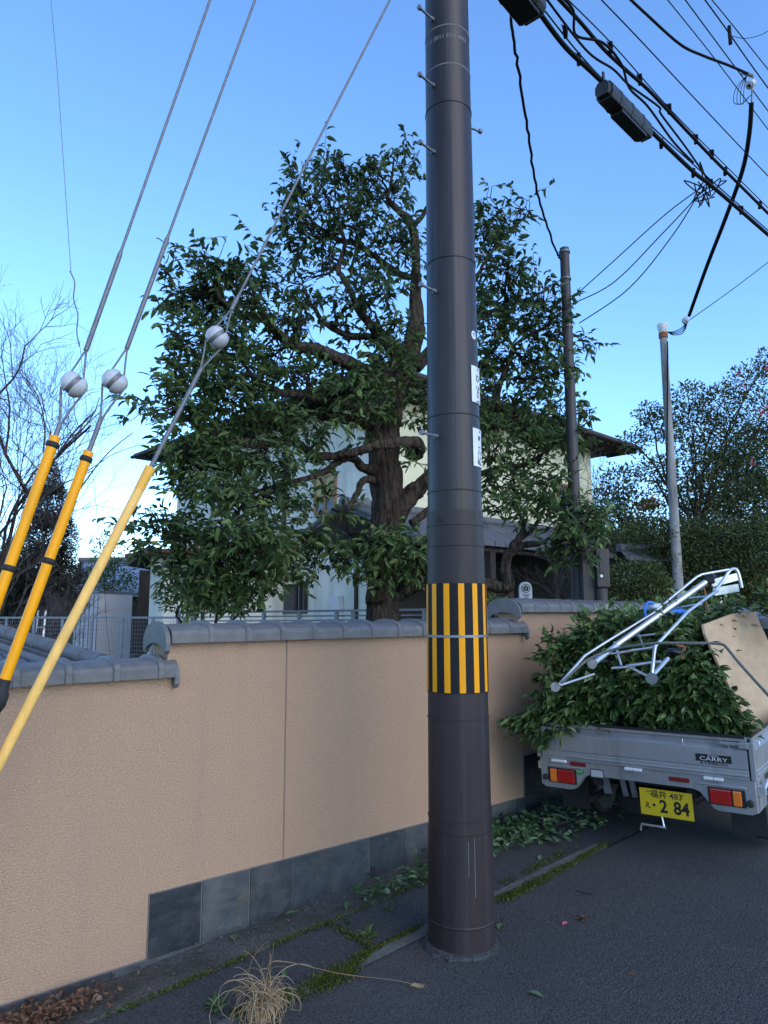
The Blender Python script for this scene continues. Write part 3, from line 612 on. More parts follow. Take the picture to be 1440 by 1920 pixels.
# ------------------------------------------------------------------ the big broadleaf tree behind the wall
TD = 8.0
tb_ = at(716, 1200, TD); tb_.z = .28
limbs = [
 [(716, 1175, 35, 0), (716, 1120, 33, 0), (718, 1069, 30, 0), (721, 1000, 28, 0), (728, 944, 33, 0), (719, 874, 33, 0), (719, 816, 34, 0), (728, 765, 33, 0), (745, 705, 30, 0), (757, 660, 27, 0)],
 [(757, 690, 26, 0), (775, 640, 24, 0), (781, 600, 20, 0), (780, 550, 15, 0), (779, 492, 11, 0), (776, 440, 11, 0), (766, 412, 10, 0), (744, 392, 8, 0), (728, 372, 6, 0), (733, 345, 4, 0), (738, 300, 2, 0)],
 [(772, 424, 8, 0), (792, 404, 6, .1), (812, 370, 4, .2), (850, 320, 3, .3)],
 [(757, 700, 20, 0), (735, 652, 18, -.1), (712, 630, 14, -.2), (693, 608, 10, -.2), (670, 578, 8, -.3), (657, 543, 7, -.3), (642, 520, 7, -.3), (634, 505, 6, -.3), (644, 470, 5, -.3), (647, 455, 5, -.3), (636, 420, 4, -.3), (635, 390, 3, -.3)],
 [(716, 640, 11, -.1), (698, 632, 9, -.2), (651, 628, 8, -.3), (608, 605, 6, -.4), (585, 570, 4, -.4), (570, 540, 3, -.4)],
 [(778, 520, 9, 0), (752, 515, 8, .1), (713, 488, 7, .2), (667, 457, 8, .3), (628, 447, 7, .4), (597, 426, 4, .4), (575, 400, 3, .4)],
 [(657, 520, 4, -.3), (662, 490, 3, -.3), (672, 450, 3, -.2)],
 [(735, 700, 14, 0), (715, 686, 9, -.2), (690, 664, 7, -.3), (672, 668, 4, -.4)],
 [(730, 720, 22, 0), (700, 705, 20, -.2), (663, 685, 17, -.4), (620, 668, 15, -.6), (593, 655, 13, -.7), (560, 650, 12, -.8), (523, 626, 9, -.9), (495, 597, 8, -1), (480, 562, 6, -1.0), (470, 530, 3, -1.0)],
 [(500, 600, 7, -1), (455, 590, 6, -1.1), (415, 560, 4, -1.2), (395, 520, 2, -1.2)],
 [(728, 770, 20, 0), (690, 768, 14, -.3), (640, 758, 12, -.5), (600, 752, 10, -.7), (570, 742, 9, -.8), (540, 738, 8, -.9), (512, 730, 7, -1), (481, 712, 5, -1.1), (458, 684, 4, -1.1), (440, 650, 2, -1.2)],
 [(715, 810, 18, 0), (672, 790, 13, -.3), (590, 777, 11, -.5), (560, 768, 9, -.6), (530, 775, 6, -.7), (490, 790, 4, -.8)],
 [(775, 850, 22, -.1), (784, 832, 15, -.3), (750, 830, 12, -.5), (707, 834, 11, -.6), (660, 849, 9, -.7), (606, 857, 9, -.7), (575, 845, 9, -.8), (559, 832, 8, -.8), (530, 832, 8, -.9), (500, 834, 6, -1), (458, 835, 5, -1.1), (427, 818, 5, -1.2), (376, 804, 4, -1.3), (345, 780, 3, -1.4), (325, 758, 2, -1.4)],
 [(560, 832, 6, -.8), (545, 815, 6, -.8), (512, 802, 5, -.9), (488, 790, 3, -1)],
 [(716, 880, 18, 0), (683, 878, 11, -.3), (668, 862, 9, -.4), (650, 860, 8, -.5), (630, 868, 8, -.6), (606, 886, 8, -.7), (565, 900, 6, -.8), (524, 912, 7, -.9), (495, 928, 7, -1), (473, 937, 6, -1), (466, 925, 6, -1), (460, 900, 5, -1), (440, 880, 3, -1.1), (400, 865, 2, -1.2)],
 [(530, 912, 5, -.9), (500, 915, 3, -1), (470, 930, 3, -1), (420, 990, 3, -1.1), (370, 1010, 2, -1.1)],
 [(700, 900, 10, -.2), (680, 900, 8, -.4), (670, 925, 7, -.5), (655, 950, 6, -.6), (633, 968, 5, -.6), (612, 972, 3, -.7)],
 [(733, 990, 24, 0), (757, 945, 24, 0), (777, 922, 21, 0), (796, 903, 19, 0), (830, 870, 17, .1), (870, 820, 14, .1), (893, 802, 11, .1), (927, 800, 9, .1), (945, 780, 9, .1), (930, 755, 10, 0), (935, 725, 8, 0), (950, 690, 6, 0), (962, 652, 4, 0), (985, 632, 4, 0), (1025, 612, 3, 0), (1040, 590, 2, 0)],
 [(770, 980, 10, 0), (800, 960, 9, .1), (850, 915, 8, .2), (934, 876, 7, .2), (983, 872, 6, .2), (1020, 850, 4, .1), (1050, 825, 3, .1), (1080, 800, 2, 0)],
 [(780, 690, 16, 0), (820, 640, 13, .1), (850, 590, 9, .1), (880, 540, 6, .1), (905, 500, 4, .1), (940, 450, 3, .1), (980, 410, 1.5, .1)],
 [(830, 630, 8, .1), (890, 600, 6, .1), (930, 580, 5, .1), (990, 560, 4, .1), (1030, 540, 2, .1)],
 [(700, 1150, 24, 0), (740, 1120, 20, 0), (770, 1103, 16, -.1), (800, 1092, 14, -.2), (850, 1090, 13, -.3), (903, 1093, 13, -.3), (935, 1100, 13, -.3), (953, 1098, 14, -.3), (947, 1065, 12, -.3), (955, 1035, 10, -.3), (975, 1008, 8, -.3), (981, 990, 6, -.3), (975, 965, 4, -.3), (960, 930, 2, -.3)],
 [(975, 1010, 7, -.3), (1000, 992, 5, -.3), (1015, 965, 4, -.3), (1030, 930, 2, -.3)],
 [(958, 1040, 7, -.3), (980, 1022, 8, -.3), (1010, 1020, 6, -.3), (1030, 1010, 3, -.3), (1060, 990, 2, -.3)],
]
TB = [ # px, py, rx, ry, density, depth offset
 (640, 305, 55, 22, .7, 0), (600, 325, 50, 28, .6, 0), (690, 312, 45, 30, .6, 0), (745, 280, 18, 18, .45, 0), (760, 312, 30, 26, .4, .1), (560, 345, 45, 35, .6, 0), (610, 360, 55, 45, .55, 0), (680, 350, 60, 50, .6, .1), (740, 350, 45, 45, .55, .1), (780, 300, 20, 20, .3, .1),
 (545, 400, 45, 45, .65, -.2), (520, 375, 30, 20, .5, -.2), (600, 430, 55, 45, .6, -.1), (680, 430, 60, 50, .7, -.2), (740, 450, 50, 50, .8, -.2), (550, 470, 50, 40, .5, -.1), (620, 500, 50, 30, .45, 0), (700, 500, 50, 40, .7, -.2), (480, 465, 35, 25, .4, -.4),
 (410, 490, 45, 30, .8, -1), (380, 520, 60, 40, .8, -1), (450, 510, 50, 40, .7, -1), (340, 560, 45, 40, .8, -1.1), (400, 580, 70, 50, .9, -1.1), (470, 570, 45, 45, .7, -.9), (520, 530, 50, 40, .45, -.8), (325, 620, 30, 40, .6, -1.1), (380, 640, 60, 50, .9, -1.1), (450, 640, 55, 50, .9, -1), (525, 600, 50, 45, .55, -.7), (570, 600, 50, 40, .4, -.5), (630, 580, 45, 35, .35, -.3), (590, 560, 40, 25, .3, -.3), (690, 560, 50, 35, .5, -.2), (740, 600, 40, 40, .6, -.2),
 (280, 775, 38, 22, .55, -1.4), (330, 745, 45, 40, .7, -1.3), (350, 700, 55, 45, .85, -1.2), (420, 710, 60, 50, 1, -1.1), (500, 690, 55, 45, .9, -1), (560, 700, 55, 40, .8, -.9), (620, 710, 55, 45, .85, -.8), (680, 720, 50, 40, .8, -.6), (380, 770, 60, 45, .9, -1.2), (450, 780, 60, 45, .9, -1.1), (530, 790, 60, 40, .8, -.9), (610, 800, 50, 30, .5, -.8), (690, 770, 50, 30, .7, -.5), (740, 760, 35, 35, .6, -.5), (780, 760, 25, 50, .7, -.3),
 (345, 840, 50, 45, .95, -1.2), (410, 850, 60, 45, 1, -1.2), (480, 860, 50, 45, .9, -1), (545, 860, 40, 35, .65, -.9), (350, 900, 45, 45, 1, -1.2), (420, 920, 60, 45, 1, -1.2), (500, 950, 50, 40, .7, -1), (560, 940, 50, 35, .6, -.9), (620, 915, 35, 25, .35, -.8), (690, 820, 40, 30, .25, -.7), (770, 860, 25, 25, .4, -.3),
 (250, 975, 30, 25, .5, -1.3), (290, 960, 35, 25, .55, -1.3), (270, 1015, 35, 25, .5, -1.3), (340, 990, 55, 45, .95, -1.2), (420, 1000, 65, 50, 1.1, -1.2), (500, 1010, 60, 45, 1.05, -1.1), (570, 1010, 50, 40, .7, -.9), (340, 1060, 50, 40, 1, -1.2), (400, 1080, 65, 50, 1.15, -1.2), (470, 1080, 60, 45, 1.1, -1.1), (540, 1060, 50, 35, .65, -1), (590, 1060, 35, 30, .5, -.9), (380, 1115, 55, 25, 1, -1.1), (450, 1120, 45, 20, .9, -1.1), (620, 1030, 40, 30, .6, -.8),
 (680, 1020, 50, 35, 1.1, -.8), (730, 1030, 50, 40, 1.1, -.8), (780, 1040, 35, 40, 1, -.7), (700, 1070, 40, 30, .9, -.8), (760, 1075, 35, 25, .8, -.8), (650, 1050, 35, 30, .7, -.8),
 (600, 650, 45, 35, .5, -.5), (560, 560, 40, 30, .45, -.3), (655, 545, 45, 30, .45, -.3), (700, 620, 40, 40, .5, -.4), (745, 655, 40, 40, .6, -.4), (650, 610, 40, 30, .4, -.4), (720, 550, 35, 30, .5, -.3), (770, 480, 30, 35, .6, -.2), (630, 470, 50, 30, .4, -.2), (560, 520, 40, 30, .4, -.3), (930, 430, 40, 35, .5, 0), (900, 580, 30, 40, .6, -.2), (955, 530, 40, 30, .5, -.1), (1000, 590, 40, 30, .6, 0), (910, 700, 30, 50, .8, -.2), (900, 800, 30, 50, .8, -.2), (480, 740, 50, 40, .7, -1), (590, 850, 35, 30, .45, -.8), (580, 760, 45, 30, .6, -.8), (760, 700, 35, 35, .6, -.4),
 (925, 440, 45, 50, .4, 0), (950, 500, 50, 45, .4, 0), (990, 520, 40, 35, .4, 0), (640, 730, 50, 35, .5, -.8), (540, 900, 50, 40, .4, -.9), (640, 960, 40, 30, .35, -.8),
 (920, 370, 35, 25, .5, 0), (960, 400, 40, 25, .6, 0), (985, 390, 20, 15, .5, 0), (915, 420, 35, 35, .55, 0), (915, 480, 40, 35, .55, 0), (960, 490, 35, 30, .4, 0), (910, 540, 35, 40, .6, 0), (970, 560, 40, 35, .6, 0), (1020, 550, 35, 35, .7, 0), (1045, 590, 35, 35, .6, 0), (930, 600, 45, 40, .75, 0), (990, 620, 50, 40, .8, 0), (1050, 640, 45, 35, .7, 0), (1095, 660, 25, 22, .6, 0), (920, 660, 40, 40, .8, -.1), (980, 680, 50, 40, .9, 0), (1040, 700, 45, 40, .9, 0), (920, 720, 35, 35, .8, -.1), (980, 740, 50, 35, .9, 0), (1040, 760, 50, 35, .9, 0), (1100, 770, 30, 20, .7, 0), (930, 780, 40, 35, .8, -.1), (990, 800, 50, 40, .95, 0), (1050, 820, 50, 35, .9, 0), (1090, 820, 30, 25, .6, 0), (930, 840, 45, 35, .8, -.1), (1000, 860, 50, 35, .8, -.1),
 (920, 900, 35, 30, .9, -.4), (970, 920, 45, 30, .9, -.4), (1030, 900, 50, 30, .9, -.4), (930, 950, 35, 25, .6, -.4), (1000, 955, 45, 30, .8, -.4), (1060, 950, 45, 35, .95, -.4), (1100, 960, 35, 35, .95, -.4), (1060, 1000, 45, 35, .9, -.4), (1110, 1000, 35, 30, .95, -.4), (1090, 1035, 35, 25, .8, -.4), (1040, 1045, 25, 20, .7, -.4), (1130, 980, 25, 30, .7, -.4),
]
foliage_tree('broadleaf_tree', 'large old broadleaf evergreen tree with gnarled pruned limbs rising behind the beige wall', 'tree', tb_, limbs, TB, 'leaf', 'twig', TD, per=225, depth=.65, leafL=.115, leafW=.050, down=.55, backlit_tint=lambda P: np.where(P[:, 2] > 4.6, -.18, .03))  # upper leaves coloured darker to look backlit by the sky

# ------------------------------------------------------------------ bare trees, conifer, shrubs on the left
def bare_tree(name, label, px, py, d, specs, r0, seed, group='leafless trees beyond the fence on the left', lean=(0, 0), depthn=6, curl=.22, m_='twig_grey', maxr=99):
    g = np.random.default_rng(seed); base = at(px, py, d); base.z = .28
    root = thing(name, label, 'tree', base, group=group); curves = []; rad = []; big = MB()
    def grow(p, d_, L, r_, lvl):
        if (Vector(p) - base).dot(rt) > maxr: return
        k = 6; pts = [p]; dd = d_.copy()
        for i in range(k):
            dd = nrm(dd + g.normal(0, curl * .5, 3) + np.array([0, 0, .05])); pts.append(pts[-1] + dd * L / k)
        c = np.array(pts)
        if r_ > .02: big.tube(c, list(np.linspace(r_, r_ * .62, len(c))), n=8)
        else: curves.append(c); rad.append((r_, max(r_ * .5, .0018)))
        if lvl >= depthn or r_ < .0022: return
        nb = 3 if lvl < 2 else g.integers(3, 5)
        for j in range(nb):
            f_ = .35 + .65 * (j + 1) / nb; i = int(f_ * k); q = c[min(i, k)]; sd_ = g.normal(0, 1, 3); sd_ -= dd * sd_.dot(dd); sd_ = nrm(sd_)
            ang = g.uniform(.3, .95); nd = nrm(dd * math.cos(ang) + sd_ * math.sin(ang)); grow(q, nd, L * g.uniform(.55, .82), r_ * g.uniform(.5, .68), lvl + 1)
    for (dx_, dz_, dy_, L, rr2) in specs: grow(np.array(base), nrm(np.array(rt) * dx_ + np.array([0, 0, 1.]) * dz_ + np.array(fw) * dy_), L, rr2, 0)
    if big.v: big.build('trunk', M['bark'], root, fix=False)
    tv, tf = tubes_np(curves, rad); mesh_np('branches', tv, [tf], np.full(len(tv), .5), [M[m_]], root)
bare_tree('bare_tree', 'tall leafless tree with curling dark twigs at the left edge of the picture', -60, 1130, 13, [(.05, 1, 0, 3.6, .055), (.15, .9, .1, 2.2, .05), (-.1, 1, 0, 3.4, .05), (.12, 1, -.1, 2.9, .035), (0, 1, .2, 2.4, .035), (.06, 1, .1, 2.7, .03), (.3, 1, 0, 1.4, .03)], .1, 3, depthn=6, maxr=1.75)
bare_tree('bare_tree', 'leafless tree with fine pale twigs fanning out behind the yellow stay guards', 70, 1130, 14.5, [(.5, .9, 0, .8, .024), (.9, .75, .2, .8, .02), (.1, 1, 0, .9, .026), (1.1, 1, -.2, 1.0, .02)], .06, 11, depthn=6)
bare_tree('bare_tree', 'small leafless sapling in front of the dark entrance porch', 1060, 1125, 7.6, [(-.35, .8, 0, .42, .022)], .02, 5, group=None, depthn=4, curl=.4)
bare_tree('bare_tree', 'leafless grey tree between the right eaves and the flowering shrub', 1140, 1100, 13, [(.1, 1, 0, 1.7, .05), (.5, .9, 0, 1.4, .035)], .05, 9, group=None, depthn=6)

def cloudtree(name, label, cat, px, py, d, blobs, leafm, twigm, L, W, dens, group=None, depth=.8, trunk=None, up=.2, extra=None, shell_=.45, trunk_r=.07):
    """dense shrub or far crown: small leaves through ellipsoids, denser near their skin. blobs: px,py,rx,ry,dd"""
    base = at(px, py, d); base.z = .28; root = thing(name, label, cat, base, group=group); PP = []; DD = []; curves = []; rad = []; k0 = mpp(d)
    for (x, y, rx, ry, dd) in blobs:
        C0 = np.array(at(x, y, d + dd)); k = mpp(d + dd); n = int(rx * ry * dens); u = nrm(rng.normal(0, 1, (n, 3)))
        lump = 1 + .16 * np.sin(u[:, 0] * 5 + x) * np.cos(u[:, 1] * 6 + y) + .12 * np.sin(u[:, 2] * 9 + x)
        rr_ = (rng.uniform(shell_ ** 3, 1, n) ** (1 / 3)) * lump + rng.exponential(.035, n)
        off = np.outer(u[:, 0] * rx * k * rr_, np.array(rt)) + np.outer(u[:, 1] * ry * k * rr_, [0, 0, 1]) + np.outer(u[:, 2] * min(rx * k, depth) * rr_, np.array(fw))
        PP.append(C0 + off); DD.append(nrm(off) + rng.normal(0, .6, (n, 3)) + [0, 0, up])
        s0 = np.array(base) + [0, 0, .3] if trunk is None else np.array(at(*trunk, d)); curves.append(smooth_path([s0, (s0 + C0) / 2 + rng.normal(0, .15, 3), C0], 5, .02)); rad.append((.03, .01))
        for q in range(max(3, int(rx * ry / 500))):
            e = C0 + off[rng.integers(0, n)]; curves.append(smooth_path([C0, (C0 + e) / 2 + rng.normal(0, .06, 3), e], 3)); rad.append((.010, .003))
    P = np.concatenate(PP); D = np.concatenate(DD); n = len(P)
    V, F, per_ = leaves(P, D, rng.uniform(.7, 1.25, n) * L, rng.uniform(.75, 1.2, n) * W, droop=.15, detail=False)
    tn = np.clip(rng.beta(2, 2.6, n) + .12 * np.sin(P[:, 0] * 2.1) * np.sin(P[:, 2] * 2.7), 0, 1)
    tv, tf = tubes_np(curves, rad, 4); V, Fs, T, mi = join([(V, F, np.repeat(tn, per_), 0), (tv, [tf], np.full(len(tv), .5), 1)])
    mesh_np('crown', V, Fs, T, [M[leafm], M[twigm]], root, mi)
    b = MB(); t0 = np.array(base) + [0, 0, -.1]; t1 = t0 + [0, 0, .9]; b.tube(smooth_path([t0, (t0 + t1) / 2 + [.05, 0, 0], t1], 4), trunk_r, n=8); b.build('trunk', M['bark'], root, fix=False)
    return root
cloudtree('conifer_tree', 'dark reddish-brown conifer standing behind the leafless trees', 'tree', 88, 1140, 16, [(92, 900, 20, 35, 0), (95, 950, 38, 45, 0), (90, 1010, 50, 50, 0), (85, 1080, 60, 60, 0), (60, 1120, 60, 50, 0)], 'conifer', 'twig', .10, .026, 2.2, depth=1)
cloudtree('evergreen_shrub', 'tall dark evergreen shrub in front of the blue tiled roof', 'shrub', 205, 1120, 21.5, [(200, 1040, 32, 40, 0), (215, 1080, 35, 35, 0), (185, 1090, 30, 35, 0), (235, 1110, 30, 30, 0)], 'leaf', 'twig', .12, .05, .5, depth=.9)
cloudtree('evergreen_shrub', 'rusty green hedge shrub behind the mesh fence at far left', 'shrub', 90, 1150, 17, [(40, 1120, 60, 60, 0), (110, 1110, 50, 50, 0), (5, 1090, 40, 60, 0), (0, 1150, 60, 60, 0)], 'leaf_small', 'twig', .10, .045, 1.5, depth=1)
# the right side: flowering camellia-like shrubs, clipped mounds and trees behind
flow = cloudtree('flowering_shrub', 'tall loose evergreen shrub dotted with pink flowers on the right behind the wall', 'shrub', 1290, 1100, 12.2, [(1290, 745, 42, 28, 0), (1200, 870, 60, 30, -.2) if 0 else (1215, 775, 28, 22, 0), (1240, 800, 45, 30, 0), (1190, 830, 32, 22, 0), (1300, 800, 60, 40, 0), (1350, 760, 45, 40, .1), (1400, 720, 40, 35, .1), (1430, 790, 45, 50, .1), (1370, 830, 60, 45, 0), (1300, 870, 55, 40, 0), (1230, 880, 45, 28, 0), (1400, 890, 60, 50, 0), (1320, 930, 60, 40, 0), (1250, 930, 40, 30, 0), (1430, 950, 50, 50, 0), (1435, 680, 20, 25, .1)], 'leaf_small', 'twig', .062, .033, .62, depth=.8, trunk=(1310, 1000), shell_=.1)
pp = []; 
for (x, y) in ((1392, 722), (1384, 700), (1412, 868), (1436, 770), (1437, 690), (1425, 776)): pp.append(np.array(at(x, y, 11.6)))
for q0_ in pp:
    q_ = np.tile(q0_, (9, 1)) + rng.normal(0, .022, (9, 3)); V, F, pk = leaves(q_, rng.normal(0, 1, (9, 3)), np.full(9, .055), np.full(9, .05), detail=False); mesh_np('flower', V, F, np.repeat(rng.uniform(0, 1, 9), pk), [M['petal']], flow)
cloudtree('clipped_shrub', 'broad clipped evergreen mound stretching along the right behind the truck', 'shrub', 1330, 1120, 11.2, [(1230, 1010, 80, 40, 0), (1330, 1020, 90, 50, 0), (1430, 1040, 80, 60, 0), (1260, 1060, 70, 40, -.1), (1360, 1080, 90, 40, -.1), (1440, 1100, 70, 40, -.1)], 'leaf_small', 'twig', .05, .026, 1.7, depth=.9, shell_=.3)
cloudtree('round_shrub', 'rounded yellow-green shrub beside the grey meter cabinet', 'shrub', 1195, 1125, 8.8, [(1195, 1085, 55, 36, 0), (1165, 1100, 35, 28, 0), (1225, 1105, 35, 28, 0)], 'leaf_small', 'twig', .045, .02, 1.2, depth=.4, shell_=.55, trunk_r=.03)
cloudtree('background_tree', 'dark evergreen tree seen between the right eaves and the flowering shrub', 'tree', 1150, 1080, 19, [(1160, 905, 45, 35, 0), (1130, 950, 45, 40, 0), (1185, 950, 35, 40, 0), (1150, 990, 60, 35, 0), (1210, 975, 40, 30, 0)], 'leaf_small', 'twig', .12, .06, .38, depth=1.5, shell_=.1)
cloudtree('background_tree', 'dense dark hedge mass behind the round yellow-green shrub', 'hedge', 1240, 1100, 15, [(1170, 1030, 50, 40, 0), (1240, 1040, 55, 45, 0), (1310, 1040, 55, 50, 0), (1200, 1080, 70, 45, 0), (1290, 1090, 70, 45, 0), (1390, 1040, 60, 60, 0), (1440, 1020, 50, 60, 0), (1180, 1130, 60, 30, 0), (1270, 1135, 60, 30, 0), (1360, 1130, 60, 35, 0), (1440, 1120, 60, 50, 0), (1500, 1100, 60, 60, 0)], 'leaf_small', 'twig', .085, .05, 1.3, depth=1, shell_=.2)
cloudtree('maple_tree', 'small maple with orange autumn leaves far behind the shrubs', 'tree', 1218, 1050, 24, [(1205, 948, 12, 8, 0), (1220, 944, 14, 9, 0), (1190, 996, 16, 10, -2)], 'leaf_red', 'twig', .11, .08, 1.6, depth=.8)
cloudtree('background_tree', 'broad olive green tree crown filling the far right edge above the shrubs', 'tree', 1400, 1060, 16, [(1420, 860, 70, 60, 0), (1360, 900, 70, 60, 0), (1420, 960, 70, 70, 0), (1330, 980, 60, 50, 0)], 'leaf_small', 'twig', .09, .05, .7, depth=1.5, shell_=.3)
cloudtree('low_shrub', 'low green plants inside the wall beside the brown slatted fence', 'shrub', 925, 1140, 7.4, [(925, 1132, 25, 12, 0), (905, 1140, 18, 10, 0)], 'leaf_cut', 'twig', .05, .02, 1.6, depth=.3, trunk_r=.015)
cloudtree('low_shrub', 'dark shrub under the big crown behind the steel railing', 'shrub', 370, 1140, 9.2, [(340, 1120, 45, 25, 0), (410, 1125, 50, 22, 0), (470, 1120, 30, 20, 0)], 'leaf', 'twig', .07, .03, .5, depth=.4, trunk_r=.03)

# ------------------------------------------------------------------ house
HR = R(3.5); hx = Vector((math.cos(HR), math.sin(HR), 0)); hy = Vector((-math.sin(HR), math.cos(HR), 0))
E0 = at(721, 690, 12); OV = .9; W0 = E0 + (hx + hy) * OV; ZE = E0.z
house = thing('house', 'two-storey white and cream house with dark overhanging eaves behind the big tree', 'house', (W0.x, W0.y, .28), HR)
Mh = Matrix((hx, hy, Vector((0, 0, 1)))).transposed()
def H(x, y, z): return Vector((W0.x, W0.y, 0)) + hx * x + hy * y + Vector((0, 0, z))
def hxp(px, py, off=0): return hit(px, py, H(-off, 0, 0), hx)      # on the left face
def hyp(px, py, off=0): return hit(px, py, H(0, -off, 0), hy)      # on the street face
def hl(p): q = p - Vector((W0.x, W0.y, 0)); return Vector((q.dot(hx), q.dot(hy), p.z))
LX, LY = 9.3 - 2 * OV, 10.1 - 2 * OV
def hbox(b, x0, x1, y0, y1, z0, z1, **k): b.box(H((x0 + x1) / 2, (y0 + y1) / 2, (z0 + z1) / 2), (abs(x1 - x0), abs(y1 - y0), abs(z1 - z0)), Mh, **k)
b = MB(); hbox(b, 0, .12, .125, LY, .2, ZE + .1); hbox(b, 0.12, LX, LY - .12, LY, .2, ZE + .1); b.build('side_wall', M['wall_white'], house)
b = MB(); hbox(b, 0, LX, 0, .12, .2, ZE + .1); hbox(b, LX - .12, LX, .12, LY - .13, .2, ZE + .1); b.build('front_wall', M['wall_cream'], house)
b = MB(); z0, z1 = ZE, ZE + .14; pts = [H(-OV, -OV, z0), H(LX + OV, -OV, z0), H(LX + OV, LY + OV, z0), H(-OV, LY + OV, z0)]; up_ = Vector((0, 0, .13))
cx, cy = LX / 2, LY / 2; zr = ZE + 1.9; r1, r2 = H(cx, 4.2, zr), H(cx, LY - 4.2 + .01, zr)
b.add(pts + [p + up_ for p in pts] + [r1, r2], [(0, 1, 2, 3), (0, 1, 5, 4), (1, 2, 6, 5), (2, 3, 7, 6), (3, 0, 4, 7), (4, 5, 8), (5, 6, 9, 8), (6, 7, 9), (7, 4, 8, 9)]); rf = b.build('roof', M['roof_dark'], house)
b = MB()
for i in range(40):
    x = -OV + .1 + i * .24
    if x < LX + OV: hbox(b, x, x + .07, -OV + .05, 0, ZE - .07, ZE - .003)
    if x < LY + OV: hbox(b, -OV + .05, 0, x, x + .07, ZE - .07, ZE - .003)
b.build('rafters', M['wood_dark'], house)
def hwindow(face, x0, y0, x1, y1, mull=1, blind=False, matf='frame_wood', dark=False):
    f_ = hxp if face == 'x' else hyp; p = hl(f_(x0, y0)); q = hl(f_(x1, y1)); q2 = hl(f_(x0, y1)); zt_, zb2 = p.z, q2.z
    a0, a1 = (p.y, q.y) if face == 'x' else (p.x, q.x); a0, a1 = min(a0, a1), max(a0, a1)
    def bx2(b, u0, u1, z0, z1, o0, o1):
        if face == 'x': hbox(b, -o1, -o0, u0, u1, z0, z1)
        else: hbox(b, u0, u1, -o1, -o0, z0, z1)
    b = MB(); t_ = .06
    bx2(b, a0, a0 + t_, zb2, zt_, .005, .06); bx2(b, a1 - t_, a1, zb2, zt_, .005, .06); bx2(b, a0 + t_, a1 - t_, zt_ - t_, zt_, .005, .06); bx2(b, a0 + t_, a1 - t_, zb2, zb2 + t_, .005, .06)
    for i in range(mull):
        c = a0 + (a1 - a0) * (i + 1) / (mull + 1); bx2(b, c - .03, c + .03, zb2 + t_, zt_ - t_, .005, .058)
    wf = b.build('window', M[matf], house); b = MB(); bx2(b, a0 + t_, a1 - t_, zb2 + t_, zt_ - t_, .02, .03); pn = b.build('pane', M['glass'] if not blind else M['glass'], wf, world=False)
    pn.data.transform(house.matrix_basis.inverted())
    if blind:
        b = MB(); zz = zb2 + (zt_ - zb2) * .42; bx2(b, a0 + t_, a1 - t_, zz, zt_ - t_, .031, .036); sh = b.build('shade', M['shade'], wf, world=False); sh.data.transform(house.matrix_basis.inverted())
b = MB(); b.tube([H(-OV - .04, -OV - .04, ZE + .03), H(-OV - .04, LY + OV, ZE + .03)], .05, n=8); b.tube([H(-OV - .04, -OV - .04, ZE + .03), H(LX + OV, -OV - .04, ZE + .03)], .05, n=8); b.build('gutter', M['wood_dark'], house)
b = MB(); hbox(b, -.03, -.002, .02, LY, 3.02, 3.14); hbox(b, -.035, -.002, 3.2, 3.32, 3.14, ZE); b.build('wall_trim', M['wood_dark'], house)
hwindow('x', 632, 885, 592, 960, 1, True); hwindow('x', 425, 892, 398, 965, 1, False); hwindow('x', 560, 1095, 500, 1150, 1, False, 'wood_dark'); hwindow('x', 578, 1092, 564, 1150, 0, False, 'wood_dark')
hwindow('y', 1042, 905, 1068, 960, 1, False, 'wood_red')
b = MB(); p = hl(hxp(645, 1100)); hbox(b, -.16, -.004, p.y, p.y + .28, .95, 1.95); b.build('meter_box', M['plate'], house, bevel=.01)
b = MB(); pa = hl(hxp(672, 1100)); hbox(b, -.06, -.004, pa.y, pa.y + .06, .3, 3.1); b.build('downpipe', M['wood_dark'], house)
# lower roof over the entrance
pk = hit(644, 944, H(0, -.7, 0), hy); kz = hl(pk); rx0 = kz.x; ridge_z = kz.z; ev = hl(hit(900, 1011, H(0, -2.3, 0), hy)); ez = ev.z; bk = ridge_z - (ridge_z - ez) * .75
A = lambda x, y, z: H(x, y, z)
xr = LX + 1.2; th_ = .09
def slab(b, P, t_): b.add(P + [p - Vector((0, 0, t_)) for p in P], [(0, 1, 2, 3), (4, 7, 6, 5), (0, 4, 5, 1), (1, 5, 6, 2), (2, 6, 7, 3), (3, 7, 4, 0)])
b = MB(); slab(b, [A(rx0, -.7, ridge_z), A(rx0, -2.3, ez), A(xr, -2.3, ez), A(xr, -.7, ridge_z)], th_); slab(b, [A(rx0, -.7, ridge_z), A(rx0, .5, bk), A(-.01, .5, bk), A(-.01, -.7, ridge_z)], th_); slab(b, [A(0, -.7, ridge_z), A(0, -.005, ridge_z - .25), A(xr, -.005, ridge_z - .25), A(xr, -.7, ridge_z)], th_)
HI = Mh.inverted()
b.build('entrance_roof', M['roof_grey'], house, uv=lambda co: (co.x, co.y * 1.05))
b = MB(); b.tube([A(rx0 - .03, -.7, ridge_z + .03), A(xr, -.7, ridge_z + .03)], .09, n=12); b.tube([A(rx0 + .02, -.7, ridge_z + .01), A(rx0 + .02, -2.3, ez + .02)], .05, n=8); b.tube([A(rx0 + .02, -.7, ridge_z + .01), A(rx0 + .02, .5, bk + .02)], .05, n=8); b.build('ridge_tiles', M['tile_cap'], house)
b = MB(); hbox(b, rx0 + .1, xr, -2.2, -2.1, ez - .17, ez - .065)
for i in range(5): hbox(b, .3 + i * 1.9, .44 + i * 1.9, -2.2, -2.06, .2, ez - .17)
b.build('porch_beam', M['wood_dark'], house)
b = MB(); hbox(b, .3, 3.4, -.06, -.004, .2, ez - .05); hbox(b, .4, LX, -.05, -.004, 1.55, ez + .1); b.build('porch_shade_panels', M['wood_dark'], house)  # dark panels added to stand in for deep shade under the porch roof
